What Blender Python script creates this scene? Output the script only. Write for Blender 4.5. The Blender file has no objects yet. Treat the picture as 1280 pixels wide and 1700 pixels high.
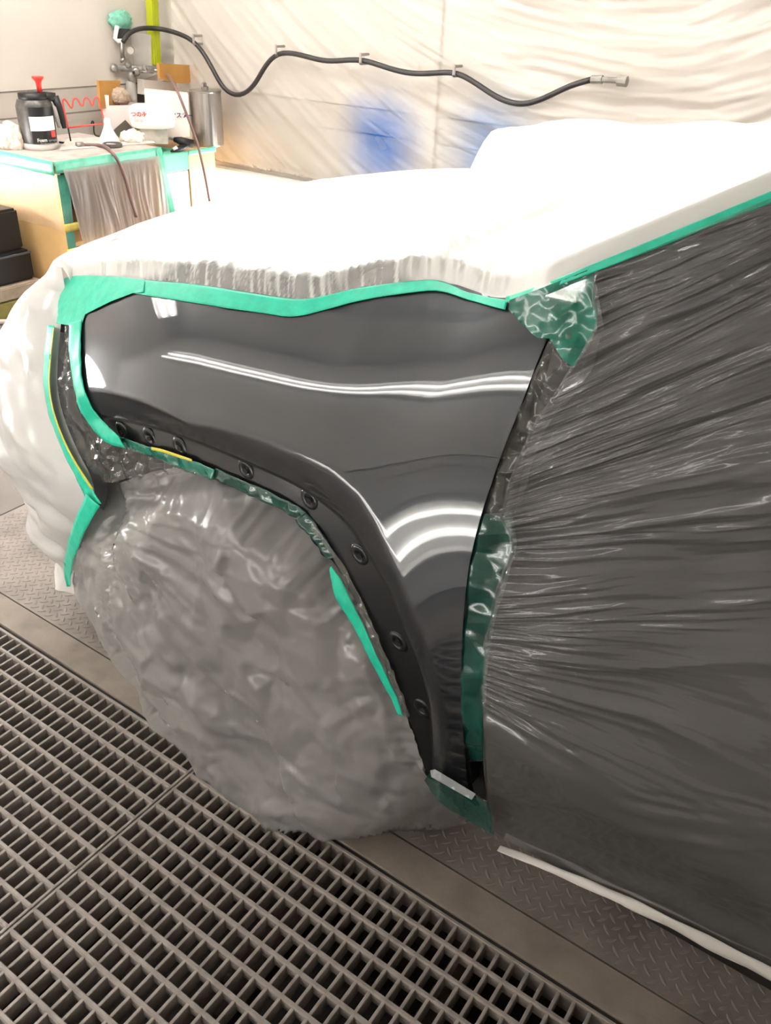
import bpy, bmesh, math, random
import numpy as np
from mathutils import Vector, Matrix, geometry as mgeo
from math import sin, cos, pi, radians, hypot, atan2

random.seed(7)
SC = bpy.context.scene
COL = SC.collection

# ------------------------------------------------------------------ camera
# world axes: +X car forward, +Y car left (the side the photographer stands on), +Z up
F_PX = 1406.46
YAW, PITCH, ROLL, EYE = 5.29405569, 0.55299231, -0.0475400939, 1.5


def cam_axes(yaw, pitch, roll):
    cy, sy = cos(yaw), sin(yaw)
    cp, sp = cos(pitch), sin(pitch)
    f = np.array([cp * cy, cp * sy, -sp])
    r = np.array([sy, -cy, 0.0])
    d = np.cross(f, r)
    c, s = cos(roll), sin(roll)
    return np.array([c * r + s * d, -s * r + c * d, f])


CM = cam_axes(YAW, PITCH, ROLL)
camd = bpy.data.cameras.new('camera')
cam = bpy.data.objects.new('camera', camd)
COL.objects.link(cam)
camd.sensor_fit = 'HORIZONTAL'
camd.sensor_width = 36.0
camd.lens = 36.0 * F_PX / 1280.0
camd.clip_start = 0.02
_r, _d, _f = CM
cam.matrix_world = Matrix(((_r[0], -_d[0], -_f[0], 0), (_r[1], -_d[1], -_f[1], 0), (_r[2], -_d[2], -_f[2], EYE), (0, 0, 0, 1)))
SC.camera = cam

# ------------------------------------------------------------------ world and exposure
W = bpy.data.worlds.new('booth_air')
SC.world = W
W.use_nodes = True
W.node_tree.nodes['Background'].inputs[0].default_value = (1, .97, .93, 1)
W.node_tree.nodes['Background'].inputs[1].default_value = 0.0
SC.view_settings.view_transform = 'Standard'
SC.view_settings.look = 'None'
SC.view_settings.exposure = 0.0
SC.view_settings.gamma = 1.0
SC.view_settings.use_curve_mapping = False
LAMP_LOW = 34.0      # emission of the low wall tubes
LAMP_HIGH = 34.0     # emission of the ceiling tubes
LAMP_FRONT = 80.0    # emission of the tubes on the wall ahead of the bumper
LAMP_NEAR = 13.0     # emission of the tubes on the photographer's side


# ------------------------------------------------------------------ projection helpers
def ray(x, y):
    return CM.T @ np.array([(x - 640) / F_PX, (y - 850) / F_PX, 1.0])


def at_z(x, y, z=0.0):
    d = ray(x, y)
    return np.array([0, 0, EYE]) + d * ((z - EYE) / d[2])


def at_y(x, y, Y):
    d = ray(x, y)
    return np.array([0, 0, EYE]) + d * (Y / d[1])


def at_x(x, y, X):
    d = ray(x, y)
    return np.array([0, 0, EYE]) + d * (X / d[0])


def proj(P):
    q = (np.asarray(P, float) - np.array([0, 0, EYE])) @ CM.T
    return np.stack([640 + F_PX * q[..., 0] / q[..., 2], 850 + F_PX * q[..., 1] / q[..., 2]], -1)


def on_side(pts, S, y0=-0.5, y1=-1.6):
    """first hit of the view rays through pts (n,2) with the height field Y = S(X, Z)"""
    pts = np.asarray(pts, float)
    d = np.stack([(pts[:, 0] - 640) / F_PX, (pts[:, 1] - 850) / F_PX, np.ones(len(pts))], 1) @ CM
    ys = np.linspace(y0, y1, 111)
    lo = np.full(len(pts), y0)
    hi = np.full(len(pts), np.nan)
    prev = None
    for y in ys:
        t = y / d[:, 1]
        g = y - S(d[:, 0] * t, EYE + d[:, 2] * t)
        if prev is not None:
            hit = np.isnan(hi) & (g <= 0)
            hi[hit] = y
            lo[hit] = prev
        prev = y
    hi[np.isnan(hi)] = y1
    lo = np.where(hi == y1, np.minimum(lo, y1 + .02), lo)
    for _ in range(24):
        m = (lo + hi) / 2
        t = m / d[:, 1]
        g = m - S(d[:, 0] * t, EYE + d[:, 2] * t)
        lo = np.where(g > 0, m, lo)
        hi = np.where(g > 0, hi, m)
    t = hi / d[:, 1]
    return np.array([0, 0, EYE]) + d * t[:, None]


# ------------------------------------------------------------------ noise
def _hash(i, j, seed):
    h = (i * 374761393 + j * 668265263 + seed * 974634777) & 0xffffffff
    h = ((h ^ (h >> 13)) * 1274126177) & 0xffffffff
    return ((h ^ (h >> 16)) & 0xffff) / 65535.0


def vnoise(x, y, seed=0):
    """gradient noise in about -1..1"""
    x = np.asarray(x, float); y = np.asarray(y, float)
    x, y = np.broadcast_arrays(x, y)
    i = np.floor(x).astype(np.int64); j = np.floor(y).astype(np.int64)
    fx = x - i; fy = y - j
    u = fx * fx * fx * (fx * (fx * 6 - 15) + 10); v = fy * fy * fy * (fy * (fy * 6 - 15) + 10)

    def g(a, b, dx, dy):
        th = _hash(a, b, seed) * 2 * pi
        return np.cos(th) * dx + np.sin(th) * dy
    n = (g(i, j, fx, fy) * (1 - u) + g(i + 1, j, fx - 1, fy) * u) * (1 - v) + (g(i, j + 1, fx, fy - 1) * (1 - u) + g(i + 1, j + 1, fx - 1, fy - 1) * u) * v
    return n * 1.5


def ridged(x, y, seed=0, oct=3):
    s = 0; a = 1.0
    for k in range(oct):
        s = s + a * (1 - np.abs(vnoise(x * 2 ** k + 7.3 * k, y * 2 ** k, seed + k)) * 2)
        a *= .5
    return s / 1.75


def crumple(x, y, seed=0):
    """creased sheet: sharp ridges in many directions"""
    wx = x + .35 * vnoise(x * .7, y * .7, seed + 11); wy = y + .35 * vnoise(x * .7 + 5, y * .7, seed + 12)
    s = 0
    rnd = random.Random(seed)
    for k, (fq, am) in enumerate(((.8, 1.0), (1.1, .8), (1.7, .55), (2.6, .35), (4.1, .2))):
        a = rnd.random() * pi
        u = (wx * cos(a) + wy * sin(a)) * fq; v = (-wx * sin(a) + wy * cos(a)) * fq
        s = s + am * np.abs(vnoise(u, v * .8, seed + 20 + k)) * 2
    return s / 2.9


def facet(x, y, cell, seed=0, jitter=.9, stretch=1.0):
    """creased sheet: flat facets over scattered points, heights 0..1 (cell = facet size)"""
    shp = np.shape(x)
    x = np.ravel(np.asarray(x, float)) / (cell * stretch); y = np.ravel(np.asarray(y, float)) / cell
    rnd = np.random.RandomState(seed)
    i0, i1 = int(np.floor(x.min())) - 1, int(np.ceil(x.max())) + 2
    j0, j1 = int(np.floor(y.min())) - 1, int(np.ceil(y.max())) + 2
    gi, gj = np.meshgrid(np.arange(i0, i1), np.arange(j0, j1), indexing='ij')
    hx = gi + .5 + jitter * (rnd.rand(*gi.shape) - .5); hy = gj + .5 + jitter * (rnd.rand(*gi.shape) - .5)
    hz = rnd.rand(*gi.shape)
    res = mgeo.delaunay_2d_cdt([Vector((a, c)) for a, c in zip(hx.ravel(), hy.ravel())], [], [], 0, 1e-7)
    vx = np.array([(q.x, q.y) for q in res[0]]); vz = np.zeros(len(vx))
    for n, orig in enumerate(res[3]):
        vz[n] = hz.ravel()[orig[0]] if orig else .5
    out = np.full(len(x), .5)
    for t in res[2]:
        a, c, d = vx[t[0]], vx[t[1]], vx[t[2]]
        sel = np.nonzero((x >= min(a[0], c[0], d[0])) & (x <= max(a[0], c[0], d[0])) & (y >= min(a[1], c[1], d[1])) & (y <= max(a[1], c[1], d[1])))[0]
        if not len(sel): continue
        det = (c[1] - d[1]) * (a[0] - d[0]) + (d[0] - c[0]) * (a[1] - d[1])
        if abs(det) < 1e-12: continue
        l1 = ((c[1] - d[1]) * (x[sel] - d[0]) + (d[0] - c[0]) * (y[sel] - d[1])) / det
        l2 = ((d[1] - a[1]) * (x[sel] - d[0]) + (a[0] - d[0]) * (y[sel] - d[1])) / det
        l3 = 1 - l1 - l2
        ok = (l1 >= -1e-6) & (l2 >= -1e-6) & (l3 >= -1e-6)
        out[sel[ok]] = (l1 * vz[t[0]] + l2 * vz[t[1]] + l3 * vz[t[2]])[ok]
    return out.reshape(shp)


def sstep(a, b, x):
    t = np.clip((x - a) / (b - a), 0, 1)
    return t * t * (3 - 2 * t)


# ------------------------------------------------------------------ materials
def lin(c):
    return tuple((x / 12.92 if x <= .04045 else ((x + .055) / 1.055) ** 2.4) for x in (v / 255 for v in c))


MATS = {}


def mat(name, rgb, rough=.5, metal=0.0, coat=0.0, coat_rough=.03, spec=.5, alpha=1.0, trans=0.0, var=0.0, vscale=8.0,
        bump=0.0, bscale=60.0, emit=0.0, dark=None, dscale=3.0, damt=.5, rgb_is_linear=False, subsurf=0.0, aniso=None):
    if name in MATS:
        return MATS[name]
    m = bpy.data.materials.new(name)
    m.use_nodes = True
    nt = m.node_tree
    b = nt.nodes['Principled BSDF']
    col = tuple(rgb) if rgb_is_linear else lin(rgb)
    b.inputs['Base Color'].default_value = (*col, 1)
    b.inputs['Roughness'].default_value = rough
    b.inputs['Metallic'].default_value = metal
    b.inputs['Specular IOR Level'].default_value = spec
    b.inputs['Coat Weight'].default_value = coat
    b.inputs['Coat Roughness'].default_value = coat_rough
    if emit:
        b.inputs['Emission Color'].default_value = (*col, 1)
        b.inputs['Emission Strength'].default_value = emit
    tc = nt.nodes.new('ShaderNodeTexCoord')
    if var or dark:
        n = nt.nodes.new('ShaderNodeTexNoise')
        n.inputs['Scale'].default_value = vscale
        n.inputs['Detail'].default_value = 6
        nt.links.new(tc.outputs['Object'], n.inputs['Vector'])
        r = nt.nodes.new('ShaderNodeValToRGB')
        r.color_ramp.elements[0].position = .3
        r.color_ramp.elements[1].position = .7
        r.color_ramp.elements[0].color = (*[max(0, c * (1 - var)) for c in col], 1)
        r.color_ramp.elements[1].color = (*[min(1, c * (1 + var)) for c in col], 1)
        nt.links.new(n.outputs['Fac'], r.inputs['Fac'])
        last = r.outputs['Color']
        if dark:
            n2 = nt.nodes.new('ShaderNodeTexNoise')
            n2.inputs['Scale'].default_value = dscale
            n2.inputs['Detail'].default_value = 8
            nt.links.new(tc.outputs['Object'], n2.inputs['Vector'])
            r2 = nt.nodes.new('ShaderNodeValToRGB')
            r2.color_ramp.elements[0].position = .5
            r2.color_ramp.elements[1].position = .72
            r2.color_ramp.elements[0].color = (0, 0, 0, 1)
            r2.color_ramp.elements[1].color = (damt, damt, damt, 1)
            nt.links.new(n2.outputs['Fac'], r2.inputs['Fac'])
            mx = nt.nodes.new('ShaderNodeMixRGB')
            nt.links.new(r2.outputs['Color'], mx.inputs['Fac'])
            nt.links.new(last, mx.inputs[1])
            mx.inputs[2].default_value = (*lin(dark), 1)
            last = mx.outputs[0]
        nt.links.new(last, b.inputs['Base Color'])
    if bump:
        n3 = nt.nodes.new('ShaderNodeTexNoise')
        n3.inputs['Scale'].default_value = bscale
        n3.inputs['Detail'].default_value = 5
        nt.links.new(tc.outputs['Object'], n3.inputs['Vector'])
        bp = nt.nodes.new('ShaderNodeBump')
        bp.inputs['Strength'].default_value = bump
        bp.inputs['Distance'].default_value = .004
        nt.links.new(n3.outputs['Fac'], bp.inputs['Height'])
        nt.links.new(bp.outputs['Normal'], b.inputs['Normal'])
    out = nt.nodes['Material Output']
    sh = b.outputs[0]
    if trans:
        tl = nt.nodes.new('ShaderNodeBsdfTranslucent')
        tl.inputs['Color'].default_value = (*col, 1)
        ms = nt.nodes.new('ShaderNodeMixShader')
        ms.inputs[0].default_value = trans
        nt.links.new(sh, ms.inputs[1]); nt.links.new(tl.outputs[0], ms.inputs[2])
        sh = ms.outputs[0]
    if alpha < 1:
        tp = nt.nodes.new('ShaderNodeBsdfTransparent')
        ms = nt.nodes.new('ShaderNodeMixShader')
        ms.inputs[0].default_value = alpha
        nt.links.new(tp.outputs[0], ms.inputs[1]); nt.links.new(sh, ms.inputs[2])
        sh = ms.outputs[0]
    nt.links.new(sh, out.inputs['Surface'])
    MATS[name] = m
    return m


PAINT = mat('graphite_paint', (.026, .030, .036), rough=.42, metal=.85, coat=1, coat_rough=.025, rgb_is_linear=True)
PAINT.node_tree.nodes['Principled BSDF'].inputs['Coat IOR'].default_value = 1.65
FLANGE = mat('flange_paint', (.012, .013, .015), rough=.38, metal=.7, coat=.5, coat_rough=.1, rgb_is_linear=True)
BLACK = mat('black_plastic', (14, 14, 15), rough=.5, bump=.05)
DARK = mat('dark_void', (9, 9, 9), rough=.9)
RUBBER = mat('tyre_rubber', (22, 22, 23), rough=.75, bump=.1)
ALLOY = mat('alloy', (150, 152, 155), rough=.35, metal=.7)
FILM_W = mat('white_masking_film', (242, 240, 236), rough=.38, trans=.12, alpha=.80, spec=.5)
_nt = FILM_W.node_tree
_at = _nt.nodes.new('ShaderNodeAttribute'); _at.attribute_name = 'single_layer'
_mr = _nt.nodes.new('ShaderNodeMapRange'); _mr.inputs['To Min'].default_value = .80; _mr.inputs['To Max'].default_value = .26
_nt.links.new(_at.outputs['Fac'], _mr.inputs['Value'])
for _n in _nt.nodes:
    if _n.type == 'MIX_SHADER' and abs(_n.inputs[0].default_value - .80) < 1e-4:
        _nt.links.new(_mr.outputs[0], _n.inputs[0])
FILM_B = mat('bumper_film', (236, 234, 232), rough=.3, trans=.15, alpha=.78, coat=.4, coat_rough=.1)
FILM_D = mat('grey_clear_film', (128, 127, 127), rough=.22, alpha=.40, coat=1.0, coat_rough=.055)
FILM_T = mat('wheel_film', (150, 148, 147), rough=.30, alpha=.74, trans=.08, coat=.4, coat_rough=.15)
FILM_C = mat('crinkled_clear_film', (120, 119, 114), rough=.14, alpha=.34, coat=1.0, coat_rough=.05)
FILM_WALL = None
TAPE = mat('green_tape', (24, 182, 150), rough=.42, var=.12, vscale=60, bump=.15, bscale=90, spec=.4)
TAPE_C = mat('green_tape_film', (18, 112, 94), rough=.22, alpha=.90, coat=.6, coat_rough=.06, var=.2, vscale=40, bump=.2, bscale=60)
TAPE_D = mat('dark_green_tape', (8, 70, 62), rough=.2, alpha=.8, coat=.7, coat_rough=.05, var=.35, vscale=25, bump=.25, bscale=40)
YELLOW = mat('yellow_tape', (200, 190, 60), rough=.5, var=.1, vscale=50)
CONC = mat('concrete_strip', (138, 127, 117), rough=.85, var=.13, vscale=14, bump=.25, bscale=120, dark=(80, 72, 65), dscale=11, damt=.35)
PLATE = mat('checker_plate', (130, 120, 113), rough=.62, var=.14, vscale=9, bump=.12, bscale=150, dark=(78, 70, 66), dscale=7, damt=.5)
SLAB = mat('floor_paint', (106, 98, 92), rough=.6, var=.1, vscale=6, bump=.08, bscale=120, dark=(85, 76, 70), dscale=4, damt=.4)
STEEL = mat('dusty_steel', (144, 135, 129), rough=.6, metal=.1, var=.16, vscale=30, bump=.2, bscale=200, dark=(95, 85, 78), dscale=14, damt=.45)
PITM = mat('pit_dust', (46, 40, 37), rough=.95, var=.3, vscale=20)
WALLM = mat('booth_wall_paint', (212, 206, 198), rough=.5, var=.03, vscale=3)
WALLB = mat('booth_wall_band', (190, 183, 175), rough=.5, var=.04, vscale=5)
CEILM = mat('ceiling_paint', (170, 166, 160), rough=.6)
FILTER = mat('ceiling_filter', (120, 118, 116), rough=.9, var=.1, vscale=30)
WHITE = mat('white_plastic', (235, 233, 228), rough=.4)
WOOD = mat('birch_ply', (226, 186, 128), rough=.45, var=.1, vscale=5, coat=.25, coat_rough=.15)
CARD = mat('cardboard', (168, 122, 62), rough=.75, var=.08, vscale=12)
TUBE_LOW = mat('lamp_low', (255, 253, 250), emit=LAMP_LOW)
TUBE_FRONT = mat('lamp_front', (255, 253, 250), emit=LAMP_FRONT)
TUBE_HIGH = mat('lamp_high', (255, 253, 250), emit=LAMP_HIGH)
TUBE_NEAR = mat('lamp_near', (255, 253, 250), emit=LAMP_NEAR)


# ------------------------------------------------------------------ mesh helpers
def link(name, me, m=None, parent=None):
    o = bpy.data.objects.new(name, me)
    COL.objects.link(o)
    if m is not None and not me.materials:
        me.materials.append(m)
    if parent is not None:
        o.parent = parent
        if parent.type == 'EMPTY':
            o.matrix_parent_inverse = Matrix.Translation(-parent.location)
    return o


def mesh(name, v, f, m, parent=None, smooth=True):
    me = bpy.data.meshes.new(name)
    me.from_pydata([tuple(map(float, p)) for p in v], [], [tuple(map(int, q)) for q in f])
    me.update()
    if smooth and len(me.polygons):
        me.polygons.foreach_set('use_smooth', [True] * len(me.polygons))
    return link(name, me, m, parent)


def tag(o, label=None, cat=None, group=None, kind=None):
    if label: o['label'] = label
    if cat: o['category'] = cat
    if group: o['group'] = group
    if kind: o['kind'] = kind
    return o


def empty(name, loc, label=None, cat=None, group=None, kind=None):
    o = bpy.data.objects.new(name, None)
    COL.objects.link(o)
    o.location = tuple(map(float, loc))
    o.empty_display_size = .05
    return tag(o, label, cat, group, kind)


class MB:
    """collects shapes for ONE mesh object"""
    def __init__(self):
        self.v = []; self.f = []

    def add(self, v, f):
        n = len(self.v)
        self.v += [tuple(map(float, p)) for p in v]
        self.f += [tuple(i + n for i in q) for q in f]
        return self

    def box(self, x0, x1, y0, y1, z0, z1, bev=0.0):
        if bev <= 0:
            v = [(x, y, z) for x in (x0, x1) for y in (y0, y1) for z in (z0, z1)]
            return self.add(v, [(0, 1, 3, 2), (4, 6, 7, 5), (0, 4, 5, 1), (2, 3, 7, 6), (0, 2, 6, 4), (1, 5, 7, 3)])
        bm = bmesh.new()
        bmesh.ops.create_cube(bm, size=1)
        for q in bm.verts:
            q.co = Vector(((x0 + x1) / 2 + q.co.x * (x1 - x0), (y0 + y1) / 2 + q.co.y * (y1 - y0), (z0 + z1) / 2 + q.co.z * (z1 - z0)))
        bmesh.ops.bevel(bm, geom=bm.edges[:], offset=bev, segments=2, affect='EDGES')
        bm.verts.index_update()
        self.add([tuple(q.co) for q in bm.verts], [[q.index for q in f.verts] for f in bm.faces])
        bm.free()
        return self

    def tube(self, pts, r, n=8, cap=True):
        pts = [Vector(tuple(map(float, p))) for p in pts]
        rs = r if hasattr(r, '__len__') else [r] * len(pts)
        v = []; f = []
        up = None
        for i, p in enumerate(pts):
            t = (pts[min(i + 1, len(pts) - 1)] - pts[max(i - 1, 0)]).normalized()
            if up is None:
                up = Vector((0, 0, 1)) if abs(t.z) < .9 else Vector((1, 0, 0))
            a = (up - t * up.dot(t)).normalized()
            up = a
            b = t.cross(a)
            for k in range(n):
                q = p + (a * cos(2 * pi * k / n) + b * sin(2 * pi * k / n)) * rs[i]
                v.append(tuple(q))
        for i in range(len(pts) - 1):
            for k in range(n):
                f.append((i * n + k, i * n + (k + 1) % n, (i + 1) * n + (k + 1) % n, (i + 1) * n + k))
        if cap:
            f.append(tuple(range(n - 1, -1, -1)))
            f.append(tuple((len(pts) - 1) * n + k for k in range(n)))
        return self.add(v, f)

    def lathe(self, base, prof, n=24, axis=(0, 0, 1), sx=1.0):
        """prof: list of (r, h) from bottom to top about axis through base"""
        ax = Vector(axis).normalized()
        a = ax.orthogonal().normalized()
        if abs(ax.z) > .9: a = Vector((1, 0, 0))
        b = ax.cross(a)
        base = Vector(tuple(map(float, base)))
        v = []; f = []
        for r, h in prof:
            for k in range(n):
                v.append(tuple(base + ax * h + (a * cos(2 * pi * k / n) * sx + b * sin(2 * pi * k / n)) * r))
        for i in range(len(prof) - 1):
            for k in range(n):
                f.append((i * n + k, i * n + (k + 1) % n, (i + 1) * n + (k + 1) % n, (i + 1) * n + k))
        f.append(tuple(range(n - 1, -1, -1)))
        f.append(tuple((len(prof) - 1) * n + k for k in range(n)))
        return self.add(v, f)

    def prism(self, front, back):
        n = len(front)
        f = [tuple(range(n)), tuple(range(2 * n - 1, n - 1, -1))]
        for i in range(n):
            f.append((i, i + n, (i + 1) % n + n, (i + 1) % n))
        return self.add(list(front) + list(back), f)

    def build(self, name, m, parent=None, smooth=False, bevel=0.0):
        o = mesh(name, self.v, self.f, m, parent, smooth)
        if bevel:
            md = o.modifiers.new('bevel', 'BEVEL'); md.width = bevel; md.segments = 2; md.limit_method = 'ANGLE'
        return o


def resample(pl, n):
    pl = np.asarray(pl, float)
    d = np.r_[0, np.cumsum(np.hypot(*np.diff(pl, axis=0)[:, :2].T))] if pl.shape[1] == 2 else np.r_[0, np.cumsum(np.linalg.norm(np.diff(pl, axis=0), axis=1))]
    t = np.linspace(0, d[-1], n)
    return np.stack([np.interp(t, d, pl[:, k]) for k in range(pl.shape[1])], 1)


def smooth_line(pl, n, it=3):
    """Chaikin-rounded then resampled polyline"""
    p = np.asarray(pl, float)
    for _ in range(it):
        q = np.empty((2 * len(p) - 2, p.shape[1]))
        q[0::2] = p[:-1] * .75 + p[1:] * .25
        q[1::2] = p[:-1] * .25 + p[1:] * .75
        p = np.vstack([p[:1], q, p[-1:]])
    return resample(p, n)


def grid_faces(n, m, close=False):
    f = []
    for i in range(n - 1):
        for j in range(m - 1):
            a = i * m + j
            f.append((a, a + m, a + m + 1, a + 1))
    return f


def inside(poly, pts):
    x, y = pts[:, 0], pts[:, 1]
    c = np.zeros(len(pts), bool)
    n = len(poly)
    for i in range(n):
        x1, y1 = poly[i]; x2, y2 = poly[(i + 1) % n]
        cond = ((y1 > y) != (y2 > y)) & (x < (x2 - x1) * (y - y1) / (y2 - y1 + 1e-12) + x1)
        c ^= cond
    return c


def patch(name, poly, S, step, m, parent=None, off=0.0, disp=None, y0=-.5, y1=-1.6, densify=True):
    """sheet lying on the height field Y=S(X,Z), its outline traced on that surface"""
    poly = np.asarray(poly, float)
    if densify:
        closed = np.vstack([poly, poly[:1]])
        L = np.sum(np.hypot(*np.diff(closed, axis=0).T))
        b = []
        for i in range(len(poly)):
            a, c = closed[i], closed[i + 1]
            k = max(1, int(round(hypot(*(c - a)) / step)))
            for q in range(k):
                b.append(a + (c - a) * q / k)
        b = np.array(b)
    else:
        b = poly
    x0, yy0 = b.min(0); x1, yy1 = b.max(0)
    gx, gy = np.meshgrid(np.arange(x0, x1, step), np.arange(yy0, yy1, step * .866))
    gx = gx + (np.arange(gx.shape[0]) % 2)[:, None] * step * .5
    g = np.stack([gx.ravel(), gy.ravel()], 1)
    g = g[inside(b, g)]
    dmin = np.full(len(g), 1e9)
    for q in b:
        dmin = np.minimum(dmin, (g[:, 0] - q[0]) ** 2 + (g[:, 1] - q[1]) ** 2)
    g = g[dmin > (step * .55) ** 2]
    allp = np.vstack([b, g])
    vs = [Vector((p[0], p[1])) for p in allp]
    nbd = len(b)
    res = mgeo.delaunay_2d_cdt(vs, [(i, (i + 1) % nbd) for i in range(nbd)], [], 0, 1e-5)
    v2 = np.array([(q.x, q.y) for q in res[0]])
    tri = np.array([tuple(f) for f in res[2]])
    tri = tri[inside(b, v2[tri].mean(1))]
    P = on_side(v2, S, y0, y1)
    if off:
        P[:, 1] += off
    if disp is not None:
        P[:, 1] += disp(P, v2)
    faces = [tuple(f) for f in tri]
    # consistent facing towards the camera side (+Y)
    out = []
    for f in faces:
        a, b2, c = P[f[0]], P[f[1]], P[f[2]]
        nrm = np.cross(b2 - a, c - a)
        out.append(f if nrm @ (np.array([0, 0, EYE]) - a) > 0 else f[::-1])
    return mesh(name, P, out, m, parent)


def ribbon(name, A, B, S, m, parent=None, n=80, k=7, off=.002, disp=None, thick=.0005, y1=-1.6, rounded=2):
    """a strip of tape between two outlines, lying on Y=S(X,Z)"""
    a = smooth_line(A, n, rounded) if rounded else resample(A, n)
    b = smooth_line(B, n, rounded) if rounded else resample(B, n)
    pts = np.concatenate([a[:, None] * (1 - t) + b[:, None] * t for t in np.linspace(0, 1, k)], 1).reshape(-1, 2)
    P = on_side(pts, S, -.5, y1)
    P[:, 1] += off
    if disp is not None:
        u = np.repeat(np.linspace(0, 1, n), k); w = np.tile(np.linspace(0, 1, k), n)
        P[:, 1] += disp(P, u, w)
    f = grid_faces(n, k)
    f2 = []
    for q in f:
        nr = np.cross(P[q[1]] - P[q[0]], P[q[2]] - P[q[0]])
        f2.append(q if nr @ (np.array([0, 0, EYE]) - P[q[0]]) > 0 else q[::-1])
    o = mesh(name, P, f2, m, parent)
    if thick:
        md = o.modifiers.new('thickness', 'SOLIDIFY'); md.thickness = thick; md.offset = 1
    return o


class Frame:
    """small frame at a base point: offsets given as seen sizes (right, up) turned into metres at that distance"""
    def __init__(self, base):
        self.b = np.array(base, float)
        v = self.b - np.array([0, 0, EYE])
        self.fw = np.array([v[0], v[1], 0]) / hypot(v[0], v[1])
        self.rt = np.array([self.fw[1], -self.fw[0], 0])
        e = .02
        p0 = proj(self.b)
        jr = (proj(self.b + self.rt * e) - p0) / e
        ju = (proj(self.b + np.array([0, 0, e])) - p0) / e
        self.J = np.linalg.inv(np.array([[jr[0], ju[0]], [jr[1], ju[1]]]))
        self.k = 1 / hypot(*jr)

    def p(self, dx, dy, d=0.0):
        a = self.J @ np.array([dx, -dy])
        return self.b + self.rt * a[0] + np.array([0, 0, 1]) * a[1] + self.fw * d

    def poly(self, pts, d):
        return [self.p(x, y, d) for x, y in pts]


def text(name, body, loc, right, up, size, m, parent=None, bold=0.0, align='LEFT'):
    c = bpy.data.curves.new(name, 'FONT')
    c.body = body
    c.size = size
    c.extrude = .0004
    c.offset = bold
    c.align_x = align
    o = bpy.data.objects.new(name, c)
    r = Vector(tuple(map(float, right))).normalized(); u = Vector(tuple(map(float, up))).normalized()
    n = r.cross(u)
    l = Vector(tuple(map(float, loc)))
    mw = Matrix(((r.x, u.x, n.x, l.x), (r.y, u.y, n.y, l.y), (r.z, u.z, n.z, l.z), (0, 0, 0, 1)))
    COL.objects.link(o)
    me = bpy.data.meshes.new_from_object(o.evaluated_get(bpy.context.evaluated_depsgraph_get()))
    bpy.data.objects.remove(o)
    o = bpy.data.objects.new(name, me)
    COL.objects.link(o)
    me.materials.clear(); me.materials.append(m)
    if parent is not None:
        o.parent = parent
        if parent.type == 'EMPTY':
            o.matrix_parent_inverse = Matrix.Translation(-parent.location)
    o.matrix_basis = mw
    return o


# ================================================================== THE ROOM
XF, YF, YN, XB, ZC = 4.40, -4.00, 0.48, -2.6, 2.75     # front wall, far wall, near wall, rear wall, ceiling
Y_EDGE, Y_JOINT = -0.905, -0.989                          # grating edge, joint between concrete strip and plates


def struct(name, mb, m, label=None, **k):
    return tag(mb.build(name, m, **k), label, None, None, 'structure')


def wall_parts(name, mk, label):
    """mk(z0,z1,d) -> box args"""
    root = empty(name, mk(0, 0.1, 0)[0:1] + (mk(0, .1, 0)[2], 0), label, None, None, 'structure')
    for nm, z0, z1, d, m in (('upper_panel', .965, ZC, 0.0, WALLM), ('band_panel', .838, .955, -.006, WALLB), ('lower_panel', .60, .83, 0.0, WALLB), ('skirt_panel', 0, .59, -.03, WALLM)):
        MB().box(*mk(z0, z1, d)).build(nm, m, root)
    MB().box(*mk(0, ZC, -.035)).build('backing', DARK, root)
    return root


wall_parts('wall_left', lambda z0, z1, d: (XF - d, XF + .1, YF - .1, YN + .1, z0, z1), 'cream panelled booth wall behind the taped workbench')
wall_parts('wall_right', lambda z0, z1, d: (XB - .1, XF + .1, YF - .1, YF + d, z0, z1), 'cream panelled booth wall beyond the covered bonnet')
wall_parts('wall_near', lambda z0, z1, d: (XB - .1, XF + .1, YN - d, YN + .1, z0, z1), 'cream booth wall behind the viewer')
struct('wall_rear', MB().box(XB - .1, XB, YF - .1, YN + .1, 0, ZC), WALLM, 'cream booth wall at the rear of the car')
ceil = struct('ceiling', MB().box(XB - .1, XF + .1, YF - .1, YN + .1, ZC, ZC + .1), CEILM, 'booth ceiling with square filter panels')
for i in range(7):
    for j in range(3):
        x = XB + .35 + i * .97; y = -3.1 + j * .82
        MB().box(x, x + .88, y, y + .73, ZC - .02, ZC - .002).build('filter_panel', FILTER, ceil)

# corner post strip on the far wall
pst = empty('trim_1', (2.49, YF, 0), 'flat vertical joint strip on the far wall', None, None, 'structure')
MB().box(2.435, 2.548, YF - .01, YF + .012, .6, ZC).build('strip_face', WALLM, pst)
MB().box(2.430, 2.435, YF - .01, YF + .014, .6, ZC).build('strip_edge', mat('joint_grey', (120, 112, 104), rough=.7), pst)
MB().box(2.548, 2.551, YF - .01, YF + .013, .6, ZC).build('strip_edge', MATS['joint_grey'], pst)


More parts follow.
